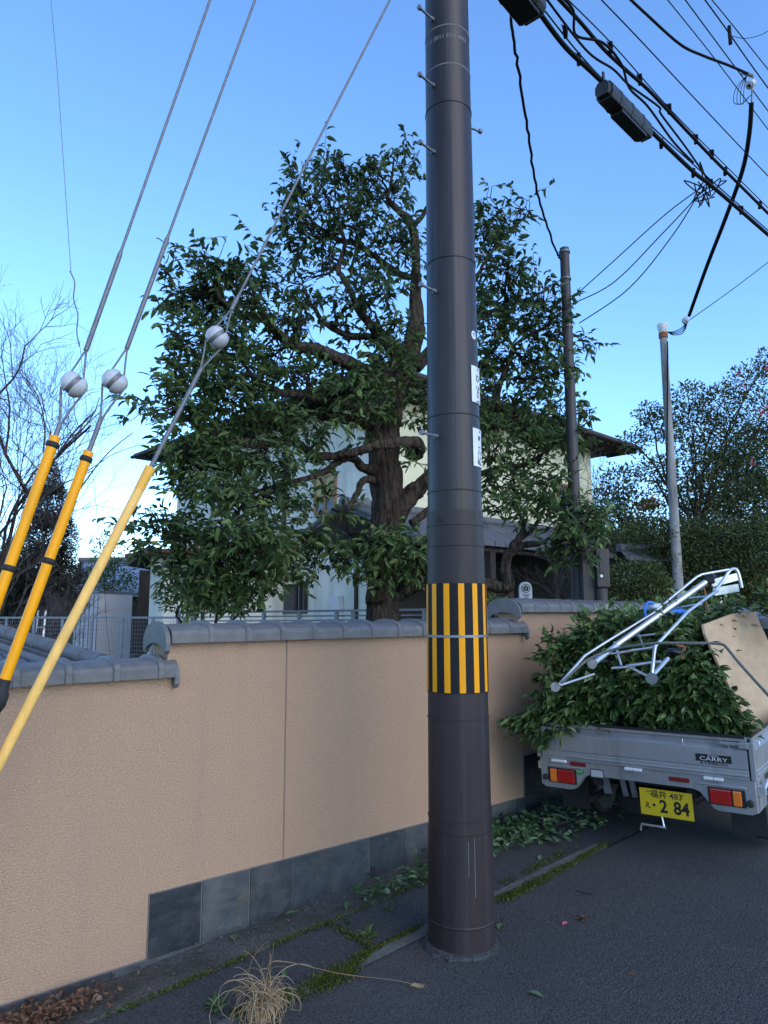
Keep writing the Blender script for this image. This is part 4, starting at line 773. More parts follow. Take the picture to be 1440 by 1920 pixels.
b = MB(); slab(b, [A(rx0 + .1, -.75, ridge_z - .12), A(rx0 + .1, -2.2, ez - .1), A(xr, -2.2, ez - .1), A(xr, -.75, ridge_z - .12)], .02); b.build('porch_ceiling', M['wood_dark'], house)
pg_ = hit(912, 1056, H(0, -1.2, 0), hy); b = MB(); b.lathe(pg_, [(.001, -.105), (.055, -.09), (.09, -.05), (.105, 0), (.09, .05), (.055, .09), (.001, .105)], n=20); b.tube([pg_ + Vector((0, 0, .1)), pg_ + Vector((0, 0, .35))], .015, n=6); b.build('porch_lamp', M['wall_white'], house, fix=False)
# wing at the left with small red-brown canopy
wd = 15.0; wl = at(285, 1150, 13.5); 
wing = thing('house_wing', 'narrow white side building with red-brown canopy at the left end of the house', 'house', (wl.x, wl.y, .28), HR)
zq = at(300, 1030, 13.5).z
b = MB(); b.box(wl + hx * 1.72 + hy * .3 + Vector((0, 0, (zq + .28) / 2 - wl.z)), (3.0, .6, zq - .28), Mh); b.build('wall', M['wall_white'], wing)
b = MB(); b.box(Vector((wl.x, wl.y, zq + .06)) + hx * 1.7 + hy * .2, (3.7, 1.6, .07), Mh @ Matrix.Rotation(R(-4), 3, 'Y')); b.build('canopy', M['wood_red'], wing)
b = MB(); b.box(Vector((wl.x, wl.y, zq - .08)) + hx * .38 - hy * .05, (.18, .9, .14), Mh); b.box(Vector((wl.x, wl.y, zq - .6)) + hx * .85 - hy * .03, (.10, .06, 1.6), Mh); b.build('timber_trim', M['wood_red'], wing)

# ------------------------------------------------------------------ neighbour's blue tiled house, shed, fences
n0 = at(128, 1112, 24); n1 = at(300, 1105, 24)
nb = thing('neighbour_house', 'distant low house with blue-grey diamond-tiled roof at the left', 'house', (n0.x, n0.y, .28), HEAD - R(90))
zt1, zt0 = at(200, 1052, 27).z, at(200, 1112, 24).z
def lin(px, d, z): p = at(px, 1100, d); p.z = z; return p
P_ = [lin(126, 24, zt0), lin(420, 24, zt0), lin(420, 27, zt1), lin(150, 27, zt1)]
b = MB(); slab(b, P_, .12); b.build('roof', M['roof_diamond'], nb, uv=lambda co: (co.x * .55, co.y * .85))
b = MB(); c = lin(270, 26, zt0 / 2); b.box(c, (6.5, 3, zt0 - .15), Matrix((rt, fw, upv)).transposed()); b.build('wall', M['wood_dark'], nb)
b = MB(); b.tube([lin(146, 27, zt1 + .05), lin(424, 27, zt1 + .05)], .1, n=8); b.build('ridge_tiles', M['tile_cap'], nb)
# steep dark gable beside it
gz = at(262, 1030, 18); gb = thing('outbuilding', 'small dark gabled outbuilding peeking out left of the white side building', 'shed', (gz.x, gz.y, .28))
b = MB(); a1_, a2_, a3_ = lin(237, 18, at(237, 1052, 18).z), lin(275, 18, at(275, 1022, 18).z), lin(330, 18, at(330, 1052, 18).z)
for u_, v_ in ((a1_, a2_), (a2_, a3_)): slab(b, [u_, v_, v_ + fw * 2.5, u_ + fw * 2.5], .12)
b.build('roof', M['roof_dark'], gb)
b = MB(); c = lin(305, 19.2, 1.5); b.box(c, (.6, 2, 2.4), Matrix((rt, fw, upv)).transposed()); b.build('wall', M['wood_dark'], gb)
# white storage shed
s0 = at(142, 1115, 19.5); s0.z = .28; sh_ = thing('storage_shed', 'pale metal storage shed behind the mesh fence', 'shed', s0, HEAD - R(90) + R(-24))
zs = at(190, 1112, 19.5).z - .28
Lr = Matrix.Rotation(HEAD - R(90) - R(24), 3, 'Z'); e1 = Lr @ Vector((1, 0, 0)); e2 = Lr @ Vector((0, 1, 0))
b = MB(); b.box(s0 + e1 * .42 + e2 * .62 + Vector((0, 0, zs / 2)), (.84, 1.24, zs), Lr); b.build('panel', M['metal_white'], sh_)
b = MB()
for i in range(6): b.box(s0 + e1 * (.08 + i * .15) - e2 * .008 + Vector((0, 0, zs / 2)), (.015, .016, zs * .96), Lr)
b.build('ribs', M['galv'], sh_)
b = MB(); b.box(s0 + e1 * .42 + e2 * .62 + Vector((0, 0, zs + .03)), (.92, 1.32, .06), Lr); b.build('roof', M['galv'], sh_)
def mesh_fence():
    pa, pb = at(-40, 1200, 12.6), at(345, 1200, 11.4); z1 = at(200, 1158, 12).z; z0 = .62; L_ = (pb - pa).length
    f_ = thing('mesh_fence', 'grey welded mesh fence with square posts behind the low wall', 'fence', (pa.x, pa.y, .28)); 
    def Q(t_, z): p = pa.lerp(pb, t_); p.z = z; return p
    n = 7
    for i in range(n + 1): b = MB(); b.box(Q(i / n, (z1 + .28) / 2), (.045, .045, z1 - .28), Matrix((rt, fw, upv)).transposed()); b.build('post', M['galv'], f_)
    b = MB(); b.bar(Q(0, z1), Q(1, z1), .04, .035); b.bar(Q(0, z0), Q(1, z0), .03, .03); b.build('rail', M['galv'], f_)
    b = MB(); nv = int(L_ / .05)
    for i in range(nv): b.bar(Q(i / nv, z0), Q(i / nv, z1), .003, .003, up=(1, 0, 0))
    for j in range(14): z = z0 + (z1 - z0) * j / 14; b.bar(Q(0, z) + fw * .005, Q(1, z) + fw * .005, .0045, .0045)
    b.build('mesh_panel', M['galv'], f_); b = MB(); b.bar(Q(0, .4), Q(1, .4), .12, .3); b.build('kerb', M['kerb'], f_)
mesh_fence()
def railing():
    pa, pb = at(335, 1150, 11.2), at(945, 1150, 8.9); f_ = thing('steel_railing', 'silver steel railing with horizontal bars behind the middle stretch of wall', 'railing', (pa.x, pa.y, .28)); L_ = (pb - pa).length
    def zz(t_): return at(335, 1149, 11.2).z * (1 - t_) + at(945, 1141, 8.9).z * t_
    def Q(t_, dz): p = pa.lerp(pb, t_); p.z = zz(t_) + dz; return p
    xs_ = [335, 366, 380, 437, 495, 561, 631, 662, 731, 796, 862, 930]; b = MB(); b.bar(Q(0, 0), Q(1, 0), .05, .03); b.build('top_rail', M['galv'], f_)
    for x in xs_:
        t_ = (x - 335) / 610 * 11.2 / (11.2 * (x - 335) / 610 + 8.9 * (1 - (x - 335) / 610)) ; t_ = min(max(t_, 0), 1)
        b = MB(); b.bar(Q(t_, -1.2), Q(t_, -.016), .045, .045, up=(1, 0, 0)); b.build('post', M['galv'], f_)
    for dz in (-.07, -.13, -.19, -.25): b = MB(); b.bar(Q(0, dz) + fw * .03, Q(1, dz) + fw * .03, .02, .022); b.build('bar', M['galv'], f_)
railing()
# ladder leaning behind the mesh fence, blue tub, small metal rack
lp = at(62, 1215, 13.6); lad = thing('step_ladder', 'small aluminium ladder leaning behind the mesh fence', 'ladder', (lp.x, lp.y, .28))
la, lb_ = at(58, 1245, 13.6), at(72, 1145, 14.0); b = MB(); 
for o_ in (0, .18): b.bar(la + rt * o_, lb_ + rt * o_ * .8, .035, .02)
b.build('side_rail', M['alu'], lad); b = MB()
for i in range(5): p = la.lerp(lb_, .08 + i * .2); b.bar(p, p + rt * .17, .03, .02)
b.build('rung', M['alu'], lad)
tp = at(215, 1240, 12.2); tub = thing('plastic_tub', 'small blue plastic tub on the ground behind the mesh fence', 'tub', (tp.x, tp.y, tp.z - .12))
b = MB(); b.lathe(tp - Vector((0, 0, .12)), [(.001, 0), (.09, 0), (.12, .14), (.13, .145), (.115, .14), (.085, .01), (.001, .01)], n=20); b.build('tub_body', M['blue'], tub, fix=False)

# ------------------------------------------------------------------ small tiled roof just behind the low wall
rw = 5.2; p0 = at(190, 1250, rw); tr = thing('garden_roof', 'small hipped roof of blue-grey tiles just behind the low wall', 'roof', (p0.x, p0.y, .28))
p1 = at(-20, 1186, rw + .9); p2 = at(-20, 1300, rw - .9); p0b = at(165, 1256, rw); zf = p0.z - .02
hipa = p0; hipb = p1 + (p1 - p0) * .6; ea = p0 + Vector((-3.5, -.0, 0)); ea.z = zf
# near slope (towards the street) and far slope meet along the hip line
b = MB(); near = [p0 + Vector((0, 0, -.03)), Vector((p0.x - 4.0, p0.y - .6, p0.z - .12)), Vector((hipb.x - 2.2, hipb.y - .4, hipb.z - .05)), hipb + Vector((0, 0, -.03))]
slab(b, near, .06); far_ = [p0 + Vector((0, 0, -.03)), hipb + Vector((0, 0, -.03)), Vector((hipb.x + .3, hipb.y + 1.4, hipb.z - .5)), Vector((p0.x + .05, p0.y + .8, p0.z - .12))]; slab(b, far_, .06)
b.build('tiles', M['roof_grey'], tr, uv=lambda co: (co.x * 1.2, co.y * 1.2))
b = MB(); d_ = (hipb - p0).normalized(); sd2 = d_.cross(Vector((0, 0, 1))).normalized()
for k in range(13):
    a_, c_ = p0 + d_ * (k * .21), p0 + d_ * (k * .21 + .215)
    b.tube([a_ + Vector((0, 0, .035)), c_ + Vector((0, 0, .030))], [.062, .056], n=12)
for q_, zo in ((.075, -.03), (.095, -.055), (-.075, -.03), (-.095, -.055)):
    b.bar(p0 + sd2 * q_ + Vector((0, 0, zo + .02)), hipb + sd2 * q_ + Vector((0, 0, zo + .02)), .035, .022)
b.build('hip_tiles', M['tile_cap'], tr)
b = MB()
for k in range(9):
    s_ = near[0].lerp(near[1], (k + .5) / 9); e_ = near[3].lerp(near[2], (k + .5) / 9); b.tube([s_ + Vector((0, 0, .01)), e_ + Vector((0, 0, .01))], .035, n=8)
b.build('tile_rolls', M['tile_cap'], tr)
for o_ in (Vector((-.6, .1, 0)), Vector((-2.6, .0, 0))):
    b = MB(); c = p0 + o_; b.bar(Vector((c.x, c.y, .2)), Vector((c.x, c.y, c.z - .15)), .1, .1, up=(1, 0, 0)); b.build('post', M['wood_dark'], tr)

# ------------------------------------------------------------------ brown service pole, meter cabinet, sign, slatted fence
def vpole(name, label, cat, px, ytop, d, r0, r1, m_, n=16):
    tp_ = at(px, ytop, d); g = thing(name, label, cat, (tp_.x, tp_.y, .28)); b = MB(); b.lathe((tp_.x, tp_.y, 0), [(r1, .2), (r0, tp_.z), (r0 * .3, tp_.z + .005)], n=n); b.build('shaft', M[m_], g, fix=False); return g, tp_
sp, spt = vpole('service_pole', 'slim dark brown pole rising behind the meter cabinet', 'pole', 1058, 466, 7.6, .052, .075, 'pole_brown')
for y_ in (469, 520, 610, 700): 
    z = at(1062, y_, 7.55).z; b = MB(); b.lathe((spt.x, spt.y, z), [(.06, .012), (.064, .012), (.064, -.012), (.06, -.012)], n=16); b.build('band', M['steel'], sp, fix=False)
mc_ = at(1118, 1130, 7.4); cab = thing('meter_cabinet', 'dark grey-brown steel meter cabinet and column behind the right wall', 'cabinet', (mc_.x, mc_.y, .28), HEAD - R(90))
zc2 = at(1110, 1028, 7.4).z; LM = Matrix((rt, fw, upv)).transposed()
b = MB(); c = at(1105, 1080, 7.5); b.box((c.x, c.y, (zc2 + .2) / 2), (.19, .2, zc2 - .2), LM); b.build('column', M['pole_brown'], cab, bevel=.006)
b = MB(); c = at(1127, 1080, 7.4); z_a, z_b = at(1127, 1030, 7.4).z, at(1127, 1102, 7.4).z; b.box((c.x, c.y, (z_a + z_b) / 2), (.135, .17, z_a - z_b), LM); cbx = b.build('meter_case', M['pole_brown'], cab, bevel=.012)
b = MB(); z_c, z_d = at(1130, 1036, 7.4).z, at(1130, 1074, 7.4).z; c2 = at(1129, 1055, 7.31); b.box((c2.x, c2.y, (z_c + z_d) / 2), (.052, .01, z_c - z_d), LM); b.build('meter_window', M['trim_black'], cab)
b = MB(); c2 = at(1128, 1080, 7.305); b.box(c2, (.026, .006, .026), LM @ Matrix.Rotation(R(45), 3, 'Y')); b.build('label_sticker', M['plate'], cab)
b = MB(); c = at(1127, 1112, 7.4); b.lathe((c.x, c.y, 0), [(.065, .25), (.065, z_b - .01), (.05, z_b)], n=16); b.build('conduit', M['pole_brown'], cab, fix=False)
# white sign with crest
sd3 = 8.3; sg = at(985, 1130, sd3); sign = thing('shop_sign', 'white round-topped sign with a black crest and a character in the dark entrance', 'sign', (sg.x, sg.y, .28), HEAD - R(90))
kx = mpp(sd3); wS = 23 * kx; zS1 = at(985, 1091, sd3).z; c = at(985, 1091, sd3); cS = Vector((c.x, c.y, 0)); rS = wS * .5
poly = [cS + rt * -wS / 2 + Vector((0, 0, .4)), cS + rt * wS / 2 + Vector((0, 0, .4))] + [cS + rt * (math.copysign(abs(math.cos(a)) ** .7, math.cos(a)) * wS / 2) + Vector((0, 0, zS1 - .09 + math.sin(a) * .09)) for a in np.linspace(0, math.pi, 12)]
b = MB(); b.prism(poly, -fw * .02, fw * .05); b.build('panel', M['white'], sign)
cc = Vector((c.x, c.y, at(985, 1103.5, sd3).z)) - fw * .024; RM = Matrix((rt, upv, -fw)).transposed()
b = MB(); b.lathe(cc, [(.050, 0), (.050, .003), (.043, .003), (.043, 0)], n=28, M=RM)
for k in range(5):
    a = 2 * math.pi * k / 5 + math.pi / 2; b.lathe(cc + rt * math.cos(a) * .021 + upv * math.sin(a) * .021, [(.0125, 0), (.0125, .0025), (0.0001, .0025)], n=12, M=RM)
b.build('crest', M['black'], sign, fix=False)
V, F = textmesh('冨', .085); zt_ = at(985, 1121, sd3).z; b = MB(); b.add([Vector((c.x, c.y, zt_)) - fw * .0225 + rt * x * 1.1 + upv * y for x, y, _ in V], F); b.build('lettering', M['black'], sign, fix=False)
sl = at(930, 1130, 8.6); slf = thing('slatted_fence', 'low red-brown wooden slatted fence beside the entrance', 'fence', (sl.x, sl.y, .28))
for k in range(9): b = MB(); z = at(930, 1104, 8.6).z - k * .055; a_, b_ = at(896, 1110, 8.7), at(957, 1110, 8.5); b.bar(Vector((a_.x, a_.y, z)), Vector((b_.x, b_.y, z)), .02, .03); b.build('slat', M['wood_red'], slf)
for x in (896, 957): b = MB(); a_ = at(x, 1110, 8.65 if x < 900 else 8.45); b.bar(Vector((a_.x, a_.y, .28)), Vector((a_.x, a_.y, at(930, 1100, 8.6).z)), .05, .05, up=(1, 0, 0)); b.build('post', M['wood_red'], slf)
# low tiled garden wall roof seen between the shrubs on the right
ga, gc = at(1150, 1040, 11.2), at(1330, 1000, 11.2); gw = thing('garden_wall', 'tile-topped garden wall half hidden by the clipped shrubs on the right', 'wall', (ga.x, ga.y, .28))
ga2, gc2 = at(1160, 1030, 11.0), at(1460, 1010, 12.4); gc2.z = ga2.z
b = MB(); 
for s_ in (-1, 1): b.add([ga2, gc2, gc2 + fw * .45 * s_ - Vector((0, 0, .2)), ga2 + fw * .45 * s_ - Vector((0, 0, .2))], [(0, 1, 2, 3)])
b.build('tiles', M['roof_grey'], gw, uv=lambda co: (co.x * 1.2, co.y * 1.2)); b = MB(); b.tube([ga2 + upv * .03, gc2 + upv * .03], .07, n=10); b.build('ridge_tiles', M['tile_cap'], gw)
b = MB(); b.bar(Vector((ga2.x, ga2.y, .9)), Vector((gc2.x, gc2.y, .9)), .2, 1.3); b.build('panel', M['wood_dark'], gw)

# ------------------------------------------------------------------ grey concrete pole with insulator and the covered drop cable
cp, cpt = vpole('concrete_pole', 'weathered grey concrete pole with white cap rising above the shrubs on the right', 'pole', 1243, 622, 10.6, .052, .085, 'concrete_pole')
b = MB(); b.lathe((cpt.x, cpt.y, cpt.z), [(.052, -.02), (.062, .0), (.085, .07), (.085, .12), (.06, .13), (.0, .13)], n=20); b.build('cap', M['white'], cp, fix=False)
b = MB(); z = at(1243, 629, 10.6).z; b.lathe((cpt.x, cpt.y, z), [(.055, .04), (.068, .04), (.068, -.04), (.055, -.04)], n=16); b.build('rust_band', M['rust'], cp, fix=False)
b = MB(); p = at(1250, 668, 10.52); b.tube([at(1251, 640, 10.5), at(1252, 668, 10.52), at(1250, 900, 10.5)], .012, n=6); b.build('cable_down', M['cable'], cp)

def sagline(pts, d=None, z=None):
    out = []
    for q in pts:
        if len(q) == 3: out.append(np.array(at(q[0], q[1], q[2])))
        else: out.append(np.array(hz(q[0], q[1], z)))
    return out
def cable(label, pts, r_, z=None, k=6, ext=(0, 0), name='overhead_cable', group=None, m_='cable', wob=0, n=8):
    P = sagline(pts, z=z); c = smooth_path(P, k, wob)
    if ext[0]: c = np.concatenate([[c[0] + nrm(c[0] - c[1]) * ext[0]], c])
    if ext[1]: c = np.concatenate([c, [c[-1] + nrm(c[-1] - c[-2]) * ext[1]]])
    b = MB(); b.tube([Vector(p) for p in c], r_, n=n); o = b.build(name, M[m_], fix=False); tag(o, label, 'cable', group); return o, c
ZC = 5.8
cable('thick black communication cable running from the junction box down to the right edge', [(1010, 22), (1060, 88), (1115, 140), (1170, 195), (1225, 250), (1300, 322), (1330, 345), (1385, 392), (1440, 440)], .019, z=ZC, ext=(22, 30))
cable('steel messenger wire lashed above the thick cable beside the black splice closure', [(1015, 12), (1110, 128), (1225, 240), (1330, 335), (1440, 432)], .006, z=ZC + .06, ext=(22, 30))
cable('upper bundled black cable crossing the sky to the right of the junction box', [(1040, -10), (1085, 38), (1130, 90), (1170, 128), (1215, 168), (1250, 205), (1330, 290), (1385, 345), (1440, 400)], .015, z=6.1, ext=(22, 30))
cable('thin support wire just above the upper bundled cable', [(1045, -20), (1150, 85), (1250, 198), (1330, 280), (1440, 390)], .005, z=6.16, ext=(22, 30))
cable('loose black cable looping below the upper bundle', [(1050, -10), (1075, 20), (1080, 66), (1130, 80), (1165, 120), (1180, 165), (1215, 200), (1262, 265), (1300, 305)], .010, z=6.0)
cable('second loose cable swinging under the upper bundle towards the closure', [(1020, -8), (1100, 95), (1150, 130), (1180, 160), (1235, 200), (1240, 215), (1285, 275), (1330, 340)], .009, z=5.95)
cable('straight thin wire passing over the middle of the street sky', [(1128, 0), (1200, 75), (1300, 182), (1400, 288), (1440, 330)], .006, z=6.9, ext=(8, 20))
cable('thin straight power line, left one of the high pair', [(1252, 0), (1340, 110), (1440, 243)], .006, z=8.2, ext=(8, 20))
cable('thin straight power line, right one of the high pair', [(1285, 0), (1365, 108), (1440, 208)], .007, z=8.3, ext=(8, 20))
cable('black high voltage line with a hanging clamp at upper right', [(1322, 0), (1362, 55), (1400, 110), (1440, 165)], .009, z=9.2, ext=(8, 20))
cable('outermost high line crossing the top right corner', [(1335, 0), (1372, 45), (1440, 130)], .007, z=9.4, ext=(8, 20))
cable('sagging branch cable running down to the insulator at the top of the covered drop cable', [(1178, -5), (1210, 25), (1275, 83), (1320, 105), (1365, 122), (1402, 138)], .012, z=6.8, ext=(3, 0))
cable('thin looped wire hanging from the high voltage clamp at the right edge', [(1365, 65), (1395, 72), (1425, 66), (1445, 55)], .004, z=9.1, ext=(0, 3))
cable('wavy black drop cable from the junction box to the slim brown pole', [(957, 10, 4.6), (962, 70, 4.75), (972, 130, 4.95), (985, 215, 5.3), (995, 290, 5.7), (1010, 370, 6.3), (1030, 435, 7), (1044, 474, 7.45), (1052, 486, 7.56)], .011, wob=.004)
for i, (lb2, pts) in enumerate((('top one of three thin wires fanning from the street bundle to the brown pole', [(1325, 345, 6.9), (1250, 400, 7.0), (1150, 490, 7.3), (1070, 562, 7.6)]), ('middle one of three sagging wires fanning to the brown pole', [(1320, 355, 6.9), (1240, 440, 7.0), (1150, 530, 7.3), (1072, 570, 7.6)]), ('lowest one of three sagging wires fanning towards the tree beside the brown pole', [(1312, 360, 6.9), (1262, 440, 7.0), (1180, 540, 7.2), (1086, 606, 7.5)]))):
    cable(lb2, pts, .006, group='service wires to the brown pole')
cable('thin wire sagging from the right edge to the insulator on the grey pole', [(1445, 488, 11.5), (1370, 545, 11), (1290, 602, 10.6)], .007, ext=(4, 0))
cable('lone thin wire ending in a twisted tail at upper left', [(95, -5, 7.6), (107, 130, 7.7), (118, 290, 7.8), (133, 510, 8)], .004, ext=(3, 0), m_='strand')
cable('twisted lower tail of the lone thin wire above the leftmost insulator', [(131, 508, 8), (140, 530, 8), (138, 560, 8), (146, 590, 8), (144, 622, 8), (149, 650, 8)], .008, m_='strand')
cable('very thin hanging wire falling past the storage shed', [(149, 640, 9), (160, 750, 9), (175, 900, 9.4), (195, 1090, 10), (199, 1160, 10.2), (207, 1240, 10.4)], .003)
# covered drop cable
o, c = cable('heavy black covered cable slanting from the top insulator to the grey pole', [(1409, 192, 7.4), (1405, 250, 7.6), (1392, 320, 8.0), (1360, 410, 8.7), (1325, 500, 9.5), (1292, 592, 10.4)], .026, name='covered_cable', n=12)
ins = thing('line_insulator', 'brown and white spool insulator joining cables at upper right', 'insulator', at(1408, 150, 7.3)); b = MB()
b.lathe(at(1408, 158, 7.3), [(.02, -.06), (.045, -.05), (.05, -.03), (.03, -.01), (.045, .01), (.05, .03), (.02, .05)], n=14, M=Matrix.Rotation(R(50), 3, 'Y')); b.build('spool', M['porcelain'], ins, fix=False)
b = MB(); b.tube([at(1404, 140, 7.3), at(1412, 145, 7.3), at(1410, 168, 7.35), at(1409, 195, 7.4)], .009, n=6); b.tube([at(1392, 136, 7.2), at(1410, 142, 7.3)], .02, n=8); b.build('shackle', M['steel'], ins)
for k in range(4): b = MB(); b.tube(smooth_path([at(1400, 142, 7.3), at(1380 + k * 5, 165, 7.3), at(1376 + k * 6, 192, 7.3), at(1392, 194, 7.3), at(1408, 178, 7.3)], 5), .004, n=5); b.build('wire_loop', M['cable'], ins)
in2 = thing('drop_insulator', 'round insulator and wire bunch beside the top of the grey pole', 'insulator', at(1284, 600, 10.4)); b = MB(); b.lathe(at(1285, 601, 10.4), [(.001, -.05), (.04, -.045), (.055, -.015), (.045, 0), (.055, .015), (.04, .045), (.001, .05)], n=14, M=Matrix.Rotation(R(60), 3, 'X')); b.build('spool', M['porcelain'], in2, fix=False)
for k in range(4): b = MB(); b.tube(smooth_path([at(1290, 600, 10.4), at(1278 + k, 615 + k * 3, 10.4), at(1262, 622 + k * 2, 10.5), at(1252, 622, 10.55)], 4), .007, n=5); b.build('wire_loop', M['cable'], in2)
# splice closures
def closure(label, a, b_, w_, h_, name='splice_closure'):
    a = hz(*a, ZC - .10); b_ = hz(*b_, ZC - .10); g = thing(name, label, 'cable closure', (a + b_) / 2); d = (b_ - a).normalized(); s_ = Vector((0, 0, 1)).cross(d).normalized(); L_ = (b_ - a).length
    prof = [(-.5, -.25), (-.38, -.5), (.38, -.5), (.5, -.25), (.5, .2), (.3, .5), (-.3, .5), (-.5, .2)]
    for nm, f0, f1, sc_ in (('housing', .06, .94, 1), ('end_cap', 0, .07, .8), ('end_cap', .93, 1, .8)):
        b = MB(); q = [s_ * (x * w_ * sc_) + Vector((0, 0, z * h_ * sc_)) for x, z in prof]; b.prism([a + p for p in q], d * L_ * f0, d * L_ * f1); b.build(nm, M['closure'], g, bevel=.008)
    b = MB()
    for f_ in (.25, .5, .75): b.prism([a + s_ * (x * w_ * 1.04) + Vector((0, 0, z * h_ * 1.04)) for x, z in prof], d * L_ * (f_ - .015), d * L_ * (f_ + .015))
    b.build('clamp_band', M['black'], g); b = MB(); b.prism([a + s_ * (x * w_ * .5) + Vector((0, 0, -h_ * .5 + y)) for x, y in ((-.7, -.03), (.7, -.03), (.7, .01), (-.7, .01))], d * L_ * .3, d * L_ * .86); b.build('bottom_cover', M['black'], g)
    b = MB()
    for f_ in (.05, .95): p = a + d * L_ * f_; b.tube([p + Vector((0, 0, h_ * .3)), p + Vector((0, 0, .16))], .012, n=6)
    b.build('hanger', M['black'], g)
closure('long black splice closure hanging on the thick cable in the sky right of the pole', (1128, 165), (1212, 252), .15, .15)
closure('black junction box cut off by the top edge of the picture right of the pole', (925, -70), (1002, 28), .22, .13)
CL_ = ['black clamp on the thick cable just up-left of the long splice closure', 'black clamp on the thick cable nearest the junction box', 'black clamp on the thick cable just below the long splice closure', 'black clamp on the thick cable above the three-wire branch knot', 'black clamp on the thick cable inside the three-wire branch knot', 'lowest black clamp on the thick cable near the right edge', 'topmost black clamp on the upper cable bundle', 'black clamp on the upper bundle beside the top of the splice closure', 'black clamp on the upper bundle level with the bottom of the splice closure', 'black clamp midway down the upper bundle left of the covered drop cable', 'black clamp on the upper bundle directly above the branch knot', 'black clamp on the upper bundle just left of where the covered cable crosses', 'lowest black clamp on the upper bundle at the right edge']
for i, (x, y, z) in enumerate(((1085, 112, 5.82), (1060, 60, 5.85), (1240, 270, 5.82), (1300, 325, 5.82), (1333, 345, 5.85), (1390, 395, 5.82), (1145, 90, 6.12), (1200, 150, 6.12), (1255, 205, 6.12), (1305, 262, 6.12), (1335, 290, 6.12), (1360, 322, 6.12), (1425, 385, 6.12))):
    p = hz(x, y, z); b = MB(); b.tube([p + Vector((-.03, -.02, .03)), p, p + Vector((.03, .02, -.02))], [.016, .021, .016], n=6); b.tube([p, p + Vector((.01, .03, .06))], .005, n=4); b.tube([p, p + Vector((-.03, .01, .05))], .005, n=4)
    o = b.build('cable_clamp', M['cable'], fix=False); tag(o, CL_[i], 'cable clamp', 'clamps along the overhead cables')
p = hz(1368, 62, 9.2); b = MB(); b.tube([p + Vector((0, 0, .1)), p + Vector((0, 0, -.16))], .025, n=8); tag(b.build('line_clamp', M['cable'], fix=False), 'black hanging clamp on the high voltage line at upper right', 'cable clamp')
bj = at(1328, 345, 6.9); kn = thing('cable_junction', 'messy knot of black wires where three service wires branch from the street cable', 'cable joint', bj)
for k in range(7):
    b = MB(); q0 = bj + Vector(rng.normal(0, .05, 3)); b.tube(smooth_path([q0, q0 + Vector(rng.normal(0, .09, 3)), q0 + Vector(rng.normal(0, .1, 3)), q0 + Vector(rng.normal(0, .06, 3))], 4), .007, n=5); b.build('wire_loop', M['cable'], kn)
#PART3
# ------------------------------------------------------------------ kei truck
truck = bpy.data.objects.new('pickup_truck', None); COL.objects.link(truck); truck.location = (4.27, -1.082, .08); truck.rotation_euler = (-.023, -.053, .167)
truck.matrix_basis = Matrix.LocRotScale(Vector((4.27, -1.082, .08)), truck.rotation_euler, None); tag(truck, 'small silver flatbed truck loaded with cut green branches, seen from behind at the right', 'truck')
TM = truck.matrix_basis.copy()
def TB_(b, name, m_, parent=None, bevel=0, fix=True):
    return b.build(name, m_ if isinstance(m_, list) else M[m_], parent or truck, world=False, bevel=bevel, fix=fix)
W_ = .667; ZG, ZB = .79, .555
gp = [(0, ZG), (-.012, ZG - .004), (-.012, ZG - .022), (.006, ZG - .028), (.006, ZG - .046), (-.026, ZG - .070), (-.026, .615), (-.021, .611), (-.021, .605), (-.026, .601), (-.026, .585), (-.03, .582), (-.03, .575), (-.024, .571), (-.024, ZB), (.012, ZB), (.012, ZG)]
b = MB(); b.prism([Vector((x, 0, z)) for x, z in gp], (0, -W_ + .012, 0), (0, W_ - .012, 0)); tg = TB_(b, 'tailgate', 'silver', bevel=.0012)
b = MB(); b.bar((-.006, -W_ + .02, ZG + .002), (-.006, W_ * .4, ZG + .004), .020, .016); TB_(b, 'rubber_edge', 'trim_black', tg)
for y0 in (.56, -.30, -.56):
    b = MB(); b.tube([(-.008, y0, ZG - .035), (-.022, y0, ZG - .04), (-.022, y0, ZG - .06), (-.012, y0, ZG - .064)], .003, n=6); TB_(b, 'rope_hook', 'alu', tg, fix=False)
for s_ in (-1, 1):
    b = MB(); b.prism([Vector((0, -x * s_, z)) for x, z in gp], (0.02, s_ * (W_ - .0), 0), (1.88, s_ * (W_ - .0), 0)); sg2 = TB_(b, 'side_gate', 'silver', bevel=.0012)
    b = MB(); b.bar((.02, s_ * (W_ + .004), ZG + .002), (1.86, s_ * (W_ + .004), ZG + .002), .016, .01); TB_(b, 'rubber_edge', 'trim_black', sg2)
    for x0 in (.12, .7, 1.3):
        b = MB(); b.tube([(x0, s_ * (W_ + .008), ZG - .035), (x0, s_ * (W_ + .026), ZG - .04), (x0, s_ * (W_ + .026), ZG - .065)], .003, n=6); TB_(b, 'rope_hook', 'alu', sg2, fix=False)
    b = MB(); b.box((-.004, s_ * (W_ + .012), .66), (.036, .028, .21)); TB_(b, 'corner_post', 'silver', bevel=.004)
    b = MB(); b.box((.015, s_ * (W_ - .004), (ZG + ZB) / 2), (.02, .012, ZG - ZB - .02)); TB_(b, 'gate_gap', 'trim_black')
    b = MB(); b.box((-.022, s_ * (W_ - .085), ZG - .036), (.016, .14, .018)); b.box((-.026, s_ * (W_ - .025), ZG - .040), (.026, .05, .034)); TB_(b, 'gate_latch', 'silver', bevel=.003)
    b = MB(); b.tube([(.05, s_ * (W_ + .04), .50), (.13, s_ * (W_ + .045), .53)], .014, n=8); b.box((.05, s_ * (W_ + .03), .49), (.05, .04, .05)); TB_(b, 'side_lever', 'alu')
b = MB(); b.box((.96, 0, .53), (1.9, W_ * 2 - .03, .04)); TB_(b, 'bed_floor', 'silver_dark')
